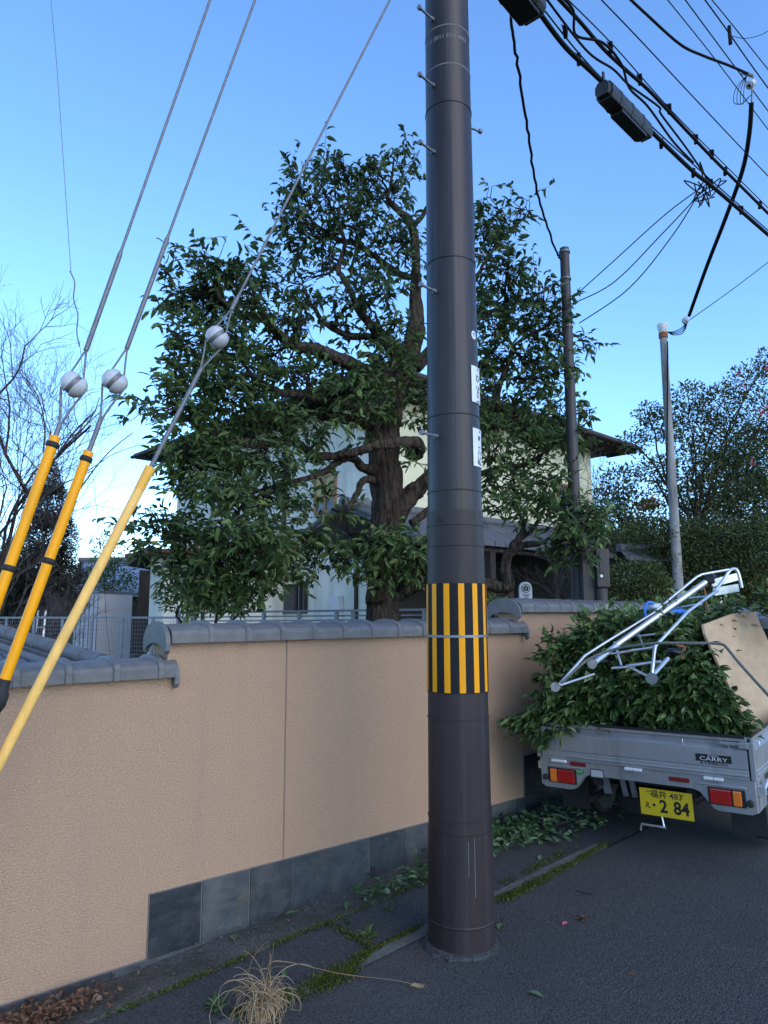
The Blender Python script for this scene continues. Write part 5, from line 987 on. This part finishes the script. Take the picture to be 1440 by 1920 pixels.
# rear panel
bp_ = [(W_ + .012, ZB - .004), (W_ + .012, .375), (W_ - .02, .36), (.47, .36), (.43, .37), (.36, .455), (.33, .468), (-.33, .468), (-.37, .455), (-.44, .37), (-.47, .36), (-W_ + .02, .36), (-W_ - .012, .375), (-W_ - .012, ZB - .004)]
b = MB(); b.prism([Vector((0, y, z)) for y, z in bp_], (-.012, 0, 0), (.045, 0, 0)); rp = TB_(b, 'rear_panel', 'silver', bevel=.003)
for s_ in (-1, 1):
    b = MB(); b.box((.11, s_ * (W_ + .0), .46), (.2, .024, .18)); TB_(b, 'side_skirt', 'silver', bevel=.004)
    b = MB(); b.box((-.017, s_ * .50, .508), (.012, .26, .014)); TB_(b, 'lamp_eyebrow', 'silver', bevel=.005)
    L0 = thing('tail_lamp', None, None); 
    bpy.data.objects.remove(L0)
    b = MB(); b.box((-.015, s_ * .52, .445), (.012, .205, .098)); tl = TB_(b, 'tail_lamp', 'trim_black', bevel=.005)
    b = MB(); b.box((-.023, s_ * .50 - s_ * .012, .445), (.016, .116, .084)); TB_(b, 'red_lens', 'lens_red', tl, bevel=.005)
    b = MB(); b.box((-.023, s_ * .585 - s_ * .006, .445), (.016, .046, .084)); TB_(b, 'amber_lens', 'lens_amber', tl, bevel=.005)
    b = MB(); b.lathe((-.012, s_ * .645, .425), [(.020, 0), (.020, .010), (.012, .018), (.0001, .018)], n=18, M=Matrix(((0, 0, -1), (0, 1, 0), (1, 0, 0)))); TB_(b, 'rubber_stop', 'rubber', fix=False)
for y_, w_ in ((.40, .11), (-.255, .12)):
    b = MB(); b.box((-.015, y_, .532 if y_ > 0 else .512), (.008, w_, .026)); TB_(b, 'reflector', 'reflector', bevel=.003)
for y_ in (.53, .02, -.46):
    for o_ in (-.028, .028):
        b = MB(); b.box((-.028, y_ + o_, .545), (.02, .052, .016)); TB_(b, 'hinge', 'white', bevel=.003)
b = MB(); b.box((-.014, .27, .487), (.01, .094, .056)); rl_ = TB_(b, 'reversing_lamp', 'silver_dark', bevel=.005); b = MB(); b.box((-.020, .27, .487), (.008, .078, .042)); TB_(b, 'clear_lens', 'lens_clear', rl_, bevel=.004)
RX = Matrix(((0, 0, -1), (-1, 0, 0), (0, 1, 0)))     # text plane: x -> right seen from behind, y -> up
def ttext(body, size, x, y, z, sx=1.0, name='lettering', m_='black', parent=None, bold=0):
    V, F = textmesh(body, size, bold); b = MB(); b.add([(x, y - p[0] * sx, z + p[1]) for p in V], F); return TB_(b, name, m_, parent, fix=False)
b = MB(); b.lathe((-.0125, .39, .488), [(.022, 0), (.022, .0015), (.0001, .0015)], n=20, M=Matrix(((0, 0, -1), (0, 1.5, 0), (1, 0, 0)))); TB_(b, 'round_sticker', 'sticker_green', fix=False)
ttext('ECO', .018, -.0148, .39, .488, 1.2, 'sticker_lettering', 'white')
b = MB(); b.box((-.0268, -.47, .661), (.0016, .20, .042)); bdg = TB_(b, 'badge', 'trim_black')
ttext('SUZUKI', .014, -.0282, -.47, .6745, 1.3, 'badge_lettering', 'plate', bdg); ttext('CARRY', .031, -.0282, -.47, .6555, 1.6, 'badge_lettering', 'plate', bdg); ttext('最大積載量350kg', .020, -.0274, -.47, .631, 1.05, 'badge_lettering', 'black', bdg)
b = MB(); b.box((.018, -.15, .3475), (.004, .322, .161)); lp_ = TB_(b, 'licence_plate', 'plate_yellow', bevel=.0015)
ttext('福井 483', .050, .0152, -.155, .396, 1.05, 'plate_lettering', 'black', lp_, .0006); ttext('え', .044, .0152, -.035, .325, 1, 'plate_lettering', 'black', lp_, .0008); ttext('・', .07, .0152, -.076, .326, 1, 'plate_lettering', 'black', lp_, .002); ttext('2', .105, .0152, -.134, .326, .9, 'plate_lettering', 'black', lp_, .003); ttext('84', .105, .0152, -.242, .326, .9, 'plate_lettering', 'black', lp_, .003)
for y_, z_ in ((-.045, .41), (-.255, .41)): b = MB(); b.lathe((.0155, y_, z_), [(.006, 0), (.006, .003), (.0001, .003)], n=8, M=Matrix(((0, 0, -1), (0, 1, 0), (1, 0, 0)))); TB_(b, 'plate_bolt', 'rust', lp_, fix=False)
# chassis, spare wheel, wheels
b = MB()
for s_ in (-1, 1): b.box((1.6, s_ * .30, .44), (3.1, .06, .09))
b.box((.12, 0, .46), (.05, 1.0, .07)); b.box((.62, 0, .30), (.07, 1.05, .07)); b.box((1.2, .0, .40), (.8, .7, .2)); TB_(b, 'chassis', 'under')
for y_ in (.26, .14, .08):
    b = MB(); b.bar((.07, y_, .46), (.09, y_ - .01, .34), .05 if y_ == .26 else .035, .012, up=(1, 0, 0)); TB_(b, 'bracket', 'galv')
b = MB(); b.lathe((.36, .05, .27), [(.12, -.06), (.22, -.065), (.245, -.04), (.25, 0), (.245, .04), (.22, .065), (.12, .06)], n=32); TB_(b, 'spare_tyre', 'rubber', fix=False)
b = MB(); b.tube([(.03, -.13, .20), (.03, .02, .20), (.03, .03, .16)], .008, n=6); b.tube([(.03, -.12, .20), (.05, -.10, .30)], .006, n=6); TB_(b, 'spare_carrier_hook', 'alu')
b = MB(); b.tube([(.3, .36, .30), (.10, .38, .28)], .020, n=12); TB_(b, 'exhaust_pipe', 'under')
def wheel(x, y):
    Mw = Matrix(((1, 0, 0), (0, 0, 1), (0, -1, 0))); b = MB(); b.lathe((x, y, .31), [(.15, -.07), (.22, -.075), (.245, -.06), (.255, -.03), (.255, .03), (.245, .06), (.22, .075), (.15, .07)], n=36, M=Mw)
    wh = TB_(b, 'wheel', 'rubber', fix=False); b = MB(); b.lathe((x, y, .31), [(.0001, -.02), (.05, -.03), (.10, -.02), (.14, -.05), (.152, -.07), (.152, .07), (.14, .05), (.0001, .03)], n=24, M=Mw); TB_(b, 'rim', 'steel', wh, fix=False)
for x in (.60, 2.45):
    for y in (-.56, .56): wheel(x, y)
for s_ in (-1, 1): b = MB(); b.box((.24, s_ * .56, .30), (.008, .2, .26)); TB_(b, 'mudflap', 'rubber')
# cab
cabp = [(1.95, .30), (1.95, 1.36), (2.05, 1.42), (2.75, 1.42), (3.02, .95), (3.12, .85), (3.14, .32)]
b = MB(); b.prism([Vector((x, 0, z)) for x, z in cabp], (0, -W_, 0), (0, W_, 0)); cb = TB_(b, 'cab', 'silver', bevel=.02)
b = MB(); b.box((1.947, 0, 1.12), (.006, .95, .32)); TB_(b, 'rear_window', 'glass', cb)
b = MB(); b.add([(2.80, -.58, 1.36), (2.80, .58, 1.36), (3.03, .6, .97), (3.03, -.6, .97)], [(0, 1, 2, 3)]); TB_(b, 'windscreen', 'glass', cb)
for s_ in (-1, 1):
    b = MB(); b.prism([Vector((x, 0, z)) for x, z in ((2.1, .95), (2.1, 1.34), (2.7, 1.34), (2.9, .98))], (0, s_ * (W_ + .002), 0), (0, s_ * (W_ + .004), 0)); TB_(b, 'side_window', 'glass', cb)

# plywood side boards standing in the bed
def T(x, y, z): return TM @ Vector((x, y, z))
bd1 = thing('plywood_board', 'large weathered plywood board leaning inside the right side of the truck bed', 'board', T(.8, -.6, .56))
pr2 = [(.5, .56), (.47, .85), (.42, 1.2), (.41, 1.35), (.46, 1.41), (1.2, 1.44), (1.85, 1.44), (1.85, .56)]
P0 = [T(x, -.615 + (z - .56) * .31, z) for x, z in pr2]; P1 = [T(x, -.600 + (z - .56) * .31, z) for x, z in pr2]; n_ = len(pr2)
b = MB(); b.add(P0 + P1, [tuple(range(n_)), tuple(range(n_, 2 * n_))] + [(i, (i + 1) % n_, n_ + (i + 1) % n_, n_ + i) for i in range(n_)]); b.build('panel', M['ply'], bd1)
bd2 = thing('plywood_board', 'plywood board standing at the left of the truck bed, mostly buried in branches', 'board', T(.1, .6, .56))
pr3 = [(.10, .56), (.10, 1.30), (.14, 1.37), (1.85, 1.40), (1.85, .56)]; n_ = len(pr3)
P0 = [T(x, .615, z) for x, z in pr3]; P1 = [T(x, .600, z) for x, z in pr3]
b = MB(); b.add(P0 + P1, [tuple(range(n_)), tuple(range(n_, 2 * n_))] + [(i, (i + 1) % n_, n_ + (i + 1) % n_, n_ + i) for i in range(n_)]); b.build('panel', M['ply'], bd2)

# the load of cut branches (uncountable leaves)
def branch_pile():
    TA = np.array(TM)[:3, :3]; TO = np.array(TM)[:3, 3]
    def topz(y, x):   # height of heap, local
        return 1.27 + .08 * math.sin(y * 4 + 1) + .05 * math.sin(x * 5 + y * 3) + (.06 if y < -.3 else 0)
    st = []; dr = []
    for i in range(1500):
        f_ = rng.random()
        y = rng.uniform(-.60, .63)
        if f_ < .62:     # rear face
            t_ = rng.random() ** .8; z = .80 + t_ * (topz(y, .2) - .84); x = .08 + .24 * t_ + abs(rng.normal(0, .06))
            lim = -.57 + (z - .56) * .10
            lim = -.58 + (z - .80) * .55
            if y < lim: y = lim + abs(rng.normal(0, .08))
            if y < .25 and z < .95: x = max(x, .20)
            d = np.array([-.25 if z < .95 and y < .25 else -.8, rng.normal(0, .5), rng.normal(.15 if z < .95 else -.1, .4)])
        elif f_ < .9:    # top
            x = rng.uniform(.25, 1.85); z = topz(y, x) + rng.normal(0, .05); y = max(y, -.22 + abs(rng.normal(0, .05))); d = np.array([rng.normal(-.2, .6), rng.normal(0, .6), .8])
        else:            # left flank
            y = rng.uniform(.50, .60); x = rng.uniform(.05, 1.5); z = rng.uniform(.8, 1.3); d = np.array([-.5, .25, rng.normal(.1, .5)])
        st.append((x, y, z)); dr.append(d)
    for i in range(30):  # drooping over the left end of the gate
        y = rng.uniform(.38, .74); st.append((rng.uniform(-.03, .1), y, rng.uniform(.76, .92))); dr.append(np.array([-.5, rng.uniform(-.1, .9), rng.uniform(-.9, .1)]))
    for i in range(14):
        st.append((rng.uniform(-.04, .04), rng.uniform(.60, .74), rng.uniform(.76, .86))); dr.append(np.array([-.3, .8, -.1]))
    for i in range(80): # taller sprays at the right rear
        st.append((rng.uniform(1.2, 1.9), rng.uniform(-.85, -.42), rng.uniform(1.42, 1.56))); dr.append(np.array([rng.normal(0, .5), rng.normal(-.2, .5), .5]))
    st = np.array(st) @ TA.T + TO; dr = np.array(dr) @ TA.T; n = len(st)
    P, D, cc = sprig_leaves(st, dr, rng.uniform(.10, .22, n), 8, .075, .036, .2, spread=.8, down=.35)
    n = len(P); big = rng.random(n) < .08
    V, F, pk = leaves(P, D, rng.uniform(.7, 1.2, n) * np.where(big, .10, .072), rng.uniform(.8, 1.2, n) * np.where(big, .06, .034), droop=.22)
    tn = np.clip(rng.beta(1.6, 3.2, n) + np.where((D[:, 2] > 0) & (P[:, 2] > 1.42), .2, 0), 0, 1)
    # woody stems through the heap
    stems = []; rad = []
    for i in range(70):
        a = np.array([rng.uniform(.25, 1.2), rng.uniform(-.25, .5), rng.uniform(.85, 1.25)]); e = a + np.array([rng.uniform(-.30, .1), rng.normal(0, .15), rng.normal(0, .12)]); a = a @ TA.T + TO; e = e @ TA.T + TO
        stems.append(smooth_path([a, (a + e) / 2 + rng.normal(0, .03, 3), e], 4)); rad.append((.010, .006))
    tv, tf = tubes_np(stems + cc, rad + [(.003, .0012)] * len(cc), 4)
    # dark core of packed foliage behind the visible leaves
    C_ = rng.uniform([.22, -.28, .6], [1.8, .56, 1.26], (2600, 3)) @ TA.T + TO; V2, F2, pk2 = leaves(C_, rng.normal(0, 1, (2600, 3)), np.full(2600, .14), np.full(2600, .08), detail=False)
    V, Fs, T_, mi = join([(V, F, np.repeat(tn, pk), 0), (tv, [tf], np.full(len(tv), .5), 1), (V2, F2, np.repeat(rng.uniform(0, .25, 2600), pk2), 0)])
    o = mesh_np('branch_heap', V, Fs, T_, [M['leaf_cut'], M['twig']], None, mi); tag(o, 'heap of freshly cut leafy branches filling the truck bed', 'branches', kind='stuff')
branch_pile()

# ------------------------------------------------------------------ tripod ladder lying on the heap
lr = at(1115, 1240, 4.5); tl_ = thing('tripod_ladder', 'aluminium tripod ladder lying tilted on the heap of branches', 'ladder', lr)
def rail(name, pts, r_, m_='alu', k=1):
    b = MB(); P = [at(*q) for q in pts]
    if k > 1: P = [Vector(p) for p in smooth_path(P, k)]
    b.tube(P, r_, n=12); return b.build(name, M[m_], tl_, fix=False)
rail('support_pole', [(1115, 1242, 4.42), (1158, 1208, 4.6)], .018); rail('support_pole', [(1155, 1210, 4.59), (1322, 1092, 4.95)], .020)
rail('side_rail', [(1048, 1284, 4.42), (1096, 1230, 4.6), (1130, 1208, 4.7), (1225, 1150, 4.85), (1262, 1118, 4.95), (1306, 1082, 5.1), (1316, 1077, 5.12), (1366, 1068, 5.2)], .0092)
rail('side_rail', [(1222, 1268, 4.32), (1228, 1212, 4.4), (1290, 1147, 4.75), (1332, 1116, 5.0), (1345, 1108, 5.1)], .0105)
rail('top_hoop', [(1338, 1112, 5.1), (1356, 1088, 5.2), (1368, 1070, 5.25), (1378, 1067, 5.3), (1384, 1074, 5.3), (1391, 1102, 5.3)], .012, k=3)
for a_, c_, d1, d2, r_ in (((1194, 1193), (1247, 1187), 4.85, 4.65, .008), ((1146, 1226), (1230, 1213), 4.7, 4.42, .008), ((1147, 1253), (1190, 1250), 4.6, 4.5, .009), ((1180, 1248), (1240, 1240), 4.5, 4.4, .009), ((1152, 1204), (1165, 1248), 4.72, 4.6, .008), ((1198, 1190), (1206, 1213), 4.8, 4.7, .007), ((1175, 1248), (1218, 1270), 4.55, 4.35, .009), ((1050, 1285), (1114, 1264), 4.42, 4.6, .008), ((1222, 1268), (1252, 1235), 4.32, 4.5, .014), ((1270, 1140), (1315, 1132), 5.1, 4.95, .009), ((1290, 1122), (1330, 1118), 5.2, 5.05, .009)):
    b = MB(); b.tube([at(*a_, d1), at(*c_, d2)], r_, n=8); b.build('rung', M['alu'], tl_, fix=False)
for (x, y, d_, rr2) in ((1041, 1288, 4.40, .030), (1110, 1245, 4.40, .030), (1222, 1272, 4.30, .036)):
    p = at(x, y, d_); nd = (CAM - p).normalized(); nd = (nd + rt * (.25 if x < 1200 else -.1)).normalized(); xx = nd.orthogonal().normalized(); Mx = Matrix((xx, nd.cross(xx), nd)).transposed()
    b = MB(); b.lathe(p, [(.0001, -.004), (rr2, -.004), (rr2, .003), (.0001, .004)], n=8, M=Mx, smooth=False); b.build('foot_plate', M['steel'], tl_, fix=False)
for (x0, y0, x1, y1, d_) in ((1334, 1094, 1386, 1080, 5.35), (1338, 1110, 1384, 1102, 5.2)):
    a_, c_ = at(x0, y0, d_), at(x1, y1, d_ + .1); b = MB(); b.bar(a_, c_, .012, .055); b.build('tread', M['alu'], tl_)
b = MB(); p = at(1330, 1088, 5.3); b.box(p, (.10, .07, .05), Matrix.Rotation(.5, 3, 'Z')); b.box(p + Vector((.03, 0, .03)), (.06, .05, .05), Matrix.Rotation(.9, 3, 'X')); b.build('hinge_block', M['black'], tl_, bevel=.008)
b = MB(); b.tube(smooth_path([at(1318, 1098, 5.2), at(1322, 1110, 5.15), at(1324, 1130, 5.1), at(1328, 1145, 5.1)], 4), .006, n=6); b.build('cord', M['rust'], tl_)
b = MB(); b.tube([at(1150, 1222, 4.5), at(1154, 1204, 4.6)], .0, n=3) if 0 else None
# blue and white bag under the ladder
bg_ = at(1245, 1140, 4.9); bag = thing('tool_bag', 'crumpled blue and white bag wedged under the ladder', 'bag', bg_)
def blob(b, c, r3, seed, n=14):
    V = []; F = []; g = np.random.default_rng(seed); ph = g.uniform(0, 6, 4)
    for i in range(n + 1):
        for j in range(n * 2):
            th, fi = math.pi * i / n, math.pi * j / n; k = 1 + .14 * math.sin(3 * fi + ph[0]) * math.sin(2 * th + ph[1]) + .09 * math.sin(7 * fi + ph[2] + 4 * th)
            V.append(c + rt * math.sin(th) * math.cos(fi) * r3[0] * k + fw * math.sin(th) * math.sin(fi) * r3[1] * k + upv * math.cos(th) * r3[2] * k)
    m_ = n * 2
    for i in range(n):
        for j in range(m_): F.append((i * m_ + j, i * m_ + (j + 1) % m_, (i + 1) * m_ + (j + 1) % m_, (i + 1) * m_ + j))
    b.add(V, F, smooth=True)
b = MB(); blob(b, at(1262, 1148, 4.9), (.09, .10, .028), 3); b.build('cloth', M['blue'], bag, fix=False)
b = MB(); blob(b, at(1236, 1140, 4.95), (.09, .08, .03), 4); b.build('white_sheet', M['plate'], bag, fix=False)
b = MB(); b.tube(smooth_path([at(1212, 1160, 4.9), at(1209, 1143, 4.9), at(1215, 1130, 4.9), at(1226, 1131, 4.9)], 4), .010, n=8); b.build('strap', M['blue'], bag)
sw = at(1264, 1222, 4.32); tool = thing('hedge_tool', 'dark orange-trimmed cutting tool half buried in the branches under the rope', 'garden tool', sw); b = MB(); blob(b, sw, (.05, .05, .022), 8, 10); b.build('tool_body', M['black'], tool, fix=False)
b = MB(); b.tube(smooth_path([at(1268, 1210, 4.3), at(1285, 1214, 4.3), at(1276, 1226, 4.3), at(1282, 1236, 4.3)], 3), .006, n=6); b.build('orange_guard', M['rust'], tool)
# rope
P = smooth_path([at(1052, 1282, 4.36), at(1085, 1250, 4.36), at(1112, 1232, 4.36), at(1150, 1218, 4.34), at(1185, 1211, 4.25), at(1235, 1206, 4.15), at(1300, 1206, 4.08), at(1348, 1207, 4.04), at(1362, 1214, 3.98), at(1380, 1236, 3.9), at(1410, 1270, 3.8), at(1440, 1303, 3.7), at(1480, 1350, 3.55)], 8)
rp_ = []; 
for ph in (0, 2.09, 4.19):
    c = P.copy(); t_ = nrm(np.gradient(P, axis=0)); x = nrm(np.cross(t_, [0, 0, 1.])); y = np.cross(t_, x)
    sden = np.concatenate([[0], np.cumsum(np.linalg.norm(np.diff(P, axis=0), axis=1))]); ss = np.arange(0, sden[-1], .006); c = np.stack([np.interp(ss, sden, P[:, k]) for k in range(3)], 1); X = np.stack([np.interp(ss, sden, x[:, k]) for k in range(3)], 1); Y = np.stack([np.interp(ss, sden, y[:, k]) for k in range(3)], 1)
    a = ss * 2 * math.pi / .035 + ph; rp_.append(c + X * np.cos(a)[:, None] * .0042 + Y * np.sin(a)[:, None] * .0042)
tv, tf = tubes_np(rp_, [(.0048, .0048)] * 3, 6); o = mesh_np('rope', tv, [tf], np.full(len(tv), .5), [M['rope']], smooth=True); tag(o, 'twisted grey rope tied across the heap of branches and the plywood', 'rope')

# ------------------------------------------------------------------ ground litter
def gp_(px, py, dz=0):
    r_ = ray(px, py); z = 0
    for _ in range(6):
        p = CAM + r_ * ((z - CAM.z) / r_.z); z = G(p.x) + dz
    return p
def litter(name, label, cat, n, fn, L, W, leafm, kind='stuff', spread_z=.02, tn=(2, 2)):
    P = np.array([fn() for _ in range(n)]); P[:, 2] += rng.uniform(.004, spread_z, n); D = rng.normal(0, 1, (n, 3)); D[:, 2] *= .25
    V, F, pk = leaves(P, D, rng.uniform(.6, 1.3, n) * L, rng.uniform(.7, 1.2, n) * W, droop=.15, fold=.3)
    o = mesh_np(name, V, F, np.repeat(rng.beta(*tn, n), pk), [M[leafm]]); tag(o, label, cat, kind=kind); return o
def gz(x, y, dz=.012): return np.array([x, y, G(x) + dz])
litter('leaf_litter', 'pile of fallen green leaves on the gutter strip to the right of the utility pole', 'leaves', 500, lambda: gz(rng.normal(3.85, .3), min(-.05, rng.normal(-.24, .11))), .065, .034, 'leaf_ground', spread_z=.07)
litter('leaf_litter', 'thin scatter of green leaves along the wall foot beside the truck', 'leaves', 260, lambda: gz(rng.uniform(4.0, 5.6), rng.uniform(-.6, -.03)), .06, .03, 'leaf_ground', spread_z=.03)
litter('leaf_litter', 'loose green leaves along the gutter just left of the utility pole', 'leaves', 110, lambda: gz(rng.normal(3.0, .28), rng.normal(-.3, .07)), .055, .028, 'leaf_ground', spread_z=.03)
litter('dry_leaf_litter', 'heap of dry brown leaves at the wall foot in the bottom left corner', 'leaves', 420, lambda: gz(rng.normal(.97, .15), min(-.04, rng.normal(-.17, .06))), .032, .02, 'leaf_dry', spread_z=.035)
def mosspatch(label, pts, n, wdt, seed):
    g = np.random.default_rng(seed); P = []
    for i in range(n):
        k = g.integers(0, len(pts) - 1); t_ = g.random(); a, c = pts[k], pts[k + 1]
        if .5 + .5 * math.sin((a[0] + (c[0] - a[0]) * t_) * 17 + seed) * math.sin((a[0] + (c[0] - a[0]) * t_) * 7.3 + seed * 2) < g.random() * .85: continue
        x, y, w_ = [a[j] * (1 - t_) + c[j] * t_ for j in range(3)]
        P.append((x + g.normal(0, .02), y + g.normal(0, 1) * w_ * wdt, 0))
    P = np.array(P); P[:, 2] = [G(x) + .007 for x in P[:, 0]]; n = len(P); D = g.normal(0, .6, (n, 3)); D[:, 2] = 1
    V, F, pk = leaves(P, D, g.uniform(.008, .017, n), g.uniform(.006, .011, n), droop=0, detail=False)
    o = mesh_np('moss', V, F, np.repeat(g.beta(2, 2, n), pk), [M['moss']]); tag(o, label, 'moss', kind='stuff')
mosspatch('bright green moss along the concrete edging left of the pole', [(1.6, -.74, .8), (1.95, -.80, 1.5), (2.15, -.80, 1.3), (2.3, -.745, .5), (2.65, -.735, .25)], 6500, .024, 1)
mosspatch('bright green moss along the concrete edging right of the pole', [(3.05, -.81, .9), (3.3, -.84, 1.1), (3.6, -.83, .9), (3.9, -.82, .7), (4.3, -.79, .4)], 6000, .018, 2)
mosspatch('thin line of moss in the crack between gutter and apron', [(1.2, -.355, .4), (1.8, -.352, .5), (2.3, -.35, .3), (3.0, -.352, .4), (3.4, -.352, .3)], 2600, .025, 3)
mosspatch('thin moss line crossing the apron slab joint', [(2.36, -.38, .3), (2.36, -.72, .3)], 500, .02, 4)
mosspatch('patchy moss on the kerb strip above the right edging', [(3.35, -.70, .6), (4.1, -.68, .4)], 700, .03, 5)
b = MB(); b.box((2.36, -.54, G(2.36) + .0025), (.012, .36, .004), Matrix.Rotation(-.06, 3, 'Y')); tag(b.build('slab_joint', M['black']), kind='structure')
# single fallen leaves
spots = [('fallen green leaf at the foot of the slate tiles near the middle of the gutter', 545, 1712, 'leaf_ground', .9), ('pale green leaf lying in the gutter below the dark slate tile', 440, 1762, 'leaf_ground', 1), ('upright green leaf in the gutter beside the dry leaf heap', 382, 1818, 'leaf_ground', 1), ('green leaf on the moss next to the straw tuft', 652, 1816, 'leaf_ground', .8), ('pale leaf on the apron behind the straw tuft', 534, 1828, 'leaf_ground', .9), ('fallen leaf at the left foot of the utility pole', 797, 1762, 'leaf_ground', .7), ('long pale leaf at the right foot of the utility pole', 938, 1738, 'leaf_ground', 1), ('lone green leaf lying on the open asphalt at the bottom', 1013, 1867, 'leaf_ground', 1), ('pink-red leaf on the asphalt left of the brown flower head', 1074, 1724, 'petal', .7), ('pale leaf beside the parked truck on the asphalt', 1080, 1568, 'leaf_ground', 1.2), ('green leaf on the kerb strip between pole and truck', 1012, 1612, 'leaf_ground', .8), ('small dry leaf at far right of the asphalt', 1188, 1826, 'leaf_dry', .6), ('green leaf at the bottom beside the dry leaf heap', 215, 1895, 'leaf_ground', .9), ('orange-brown leaf in the gutter beside the upright green leaf', 400, 1818, 'leaf_dry', .7)]
for i, (lb3, x, y, m_, k) in enumerate(spots):
    p = gp_(x, y, .006); g_ = np.random.default_rng(100 + i); D = g_.normal(0, 1, (1, 3)); D[:, 2] = .12; V, F, pk = leaves(np.array([p]) - D * .03, D, np.array([.075 * k]), np.array([.036 * k]), droop=.12, fold=.3, rnd=.2); V[:, 2] = np.maximum(V[:, 2], [G(q[0]) + .003 for q in V])
    o = mesh_np('fallen_leaf', V, F, np.full(len(V), g_.uniform(.5, .9)), [M[m_]]); tag(o, lb3, 'leaf', 'single fallen leaves on the ground')
p = gp_(1090, 1722, .008); n_ = 40; V, F, pk = leaves(np.tile(np.array(p), (n_, 1)) + rng.normal(0, .006, (n_, 3)), np.abs(rng.normal(0, 1, (n_, 3))) * [1, 1, .5] * rng.choice([-1, 1], (n_, 3)) * [1, 1, 1], np.full(n_, .024), np.full(n_, .009), detail=False); V[:, 2] = np.abs(V[:, 2] - G(p.x)) + G(p.x) + .003
tag(mesh_np('dried_flower', V, F, np.repeat(rng.uniform(0, 1, n_), pk), [M['leaf_dry']]), 'small dried red-brown flower head on the asphalt', 'flower')
b = MB(); b.tube([gp_(1082, 1670, .006), gp_(1096, 1674, .010), gp_(1111, 1676, .006)], .003, n=6); tag(b.build('twig', M['twig']), 'short dark twig lying on the asphalt', 'twig')
# weeds and straw tuft
def weed(label, px, py, n, L, W, m_, seed):
    g = np.random.default_rng(seed); p = np.array(gp_(px, py, .004)); D = g.normal(0, 1, (n, 3)); D[:, 2] = np.abs(D[:, 2]) * .5 + .2; V, F, pk = leaves(p + g.normal(0, .008, (n, 3)) * [1, 1, .2], D, g.uniform(.6, 1.2, n) * L, g.uniform(.7, 1.2, n) * W, droop=.4)
    tag(mesh_np('weed', V, F, np.repeat(g.uniform(.2, .7, n), pk), [M[m_]]), label, 'weed')
weed('small dark green weed growing in the apron joint', 690, 1752, 26, .06, .014, 'leaf', 1); weed('small weed sprouting beside the dry leaf heap at the bottom left', 405, 1890, 16, .07, .018, 'leaf_ground', 2); weed('tiny weed at the crack on the right of the apron', 730, 1705, 12, .04, .012, 'leaf', 3)
def straw():
    g = np.random.default_rng(5); p = np.array(gp_(492, 1912, .0)); cs = []; rad = []
    for i in range(130):
        a = g.uniform(0, 6.28); out = np.array([math.cos(a), math.sin(a), 0]); L = g.uniform(.10, .34) * (1.5 if i % 9 == 0 else 1); el = g.uniform(.5, 1.45); pts = [p + g.normal(0, .02, 3) * [1, 1, 0]]; d = nrm(out * math.cos(el) + np.array([0, 0, math.sin(el)])); cu_ = g.uniform(.10, .30) * (1.5 if i % 3 == 0 else 1); k = 14; ax = nrm(np.cross(out, [0, 0, 1.]) + g.normal(0, .25, 3))
        for j in range(k):
            th = -cu_ * (1 + j * .06); d = nrm(d * math.cos(th) + np.cross(ax, d) * math.sin(th) * -1 + g.normal(0, .03, 3)); q = pts[-1] + d * L / k; gz_ = G(q[0]) + .005; q[2] = max(q[2], gz_); pts.append(q)
        cs.append(np.array(pts)); rad.append((.0024, .0008))
    a_, e_ = p + [0, 0, .01], np.array(gp_(775, 1846, .008))
    top = p + np.array([.03, -.0, .14]); stk = smooth_path([p, top, np.array(at(516, 1802, 2.62)), np.array(gp_(640, 1826, .055)), np.array(gp_(740, 1838, .02)), e_], 8); cs.append(stk); rad.append((.0022, .0016))
    up2 = smooth_path([p, top + [-.005, 0, .0], np.array(at(514, 1765, 2.60))], 5); cs.append(up2); rad.append((.0026, .0008))
    for j in range(26):
        q = stk[-1] + g.normal(0, .008, 3) * [1, 1, .2]; cs.append(np.array([q, q + nrm(stk[-1] - stk[-3]) * .04 + g.normal(0, .008, 3) * [1, 1, .2]])); rad.append((.0016, .0006))
    tv, tf = tubes_np(cs, rad, 4); tag(mesh_np('dry_grass_tuft', tv, [tf], np.repeat(g.uniform(0, 1, len(cs)), [len(c) * 4 for c in cs]), [M['straw']], smooth=True), 'curly tuft of dry straw-coloured grass with one long stalk on the apron', 'grass tuft')
straw()
# small stones in the gutter
n_ = 420; P = np.array([gz(rng.uniform(.6, 4.2), rng.uniform(-.34, -.03), .004) for _ in range(n_)]); V = []; F = []
for i, p in enumerate(P):
    r3 = rng.uniform(.003, .009); q = rng.normal(0, 1, (6, 3)) * .25 + np.array([[1, 0, 0], [-1, 0, 0], [0, 1, 0], [0, -1, 0], [0, 0, 1], [0, 0, -1]]); V.append(p + q * r3 * [1, 1, .7]); o_ = i * 6
    F += [(o_ + a, o_ + b_, o_ + c_) for a in (0, 1) for b_ in (2, 3) for c_ in (4, 5)]
tag(mesh_np('gravel', np.concatenate(V), [np.array(F)], np.full(n_ * 6, .5), [M['gutter']]), 'loose grit and pebbles in the gutter along the wall', 'gravel', kind='stuff')
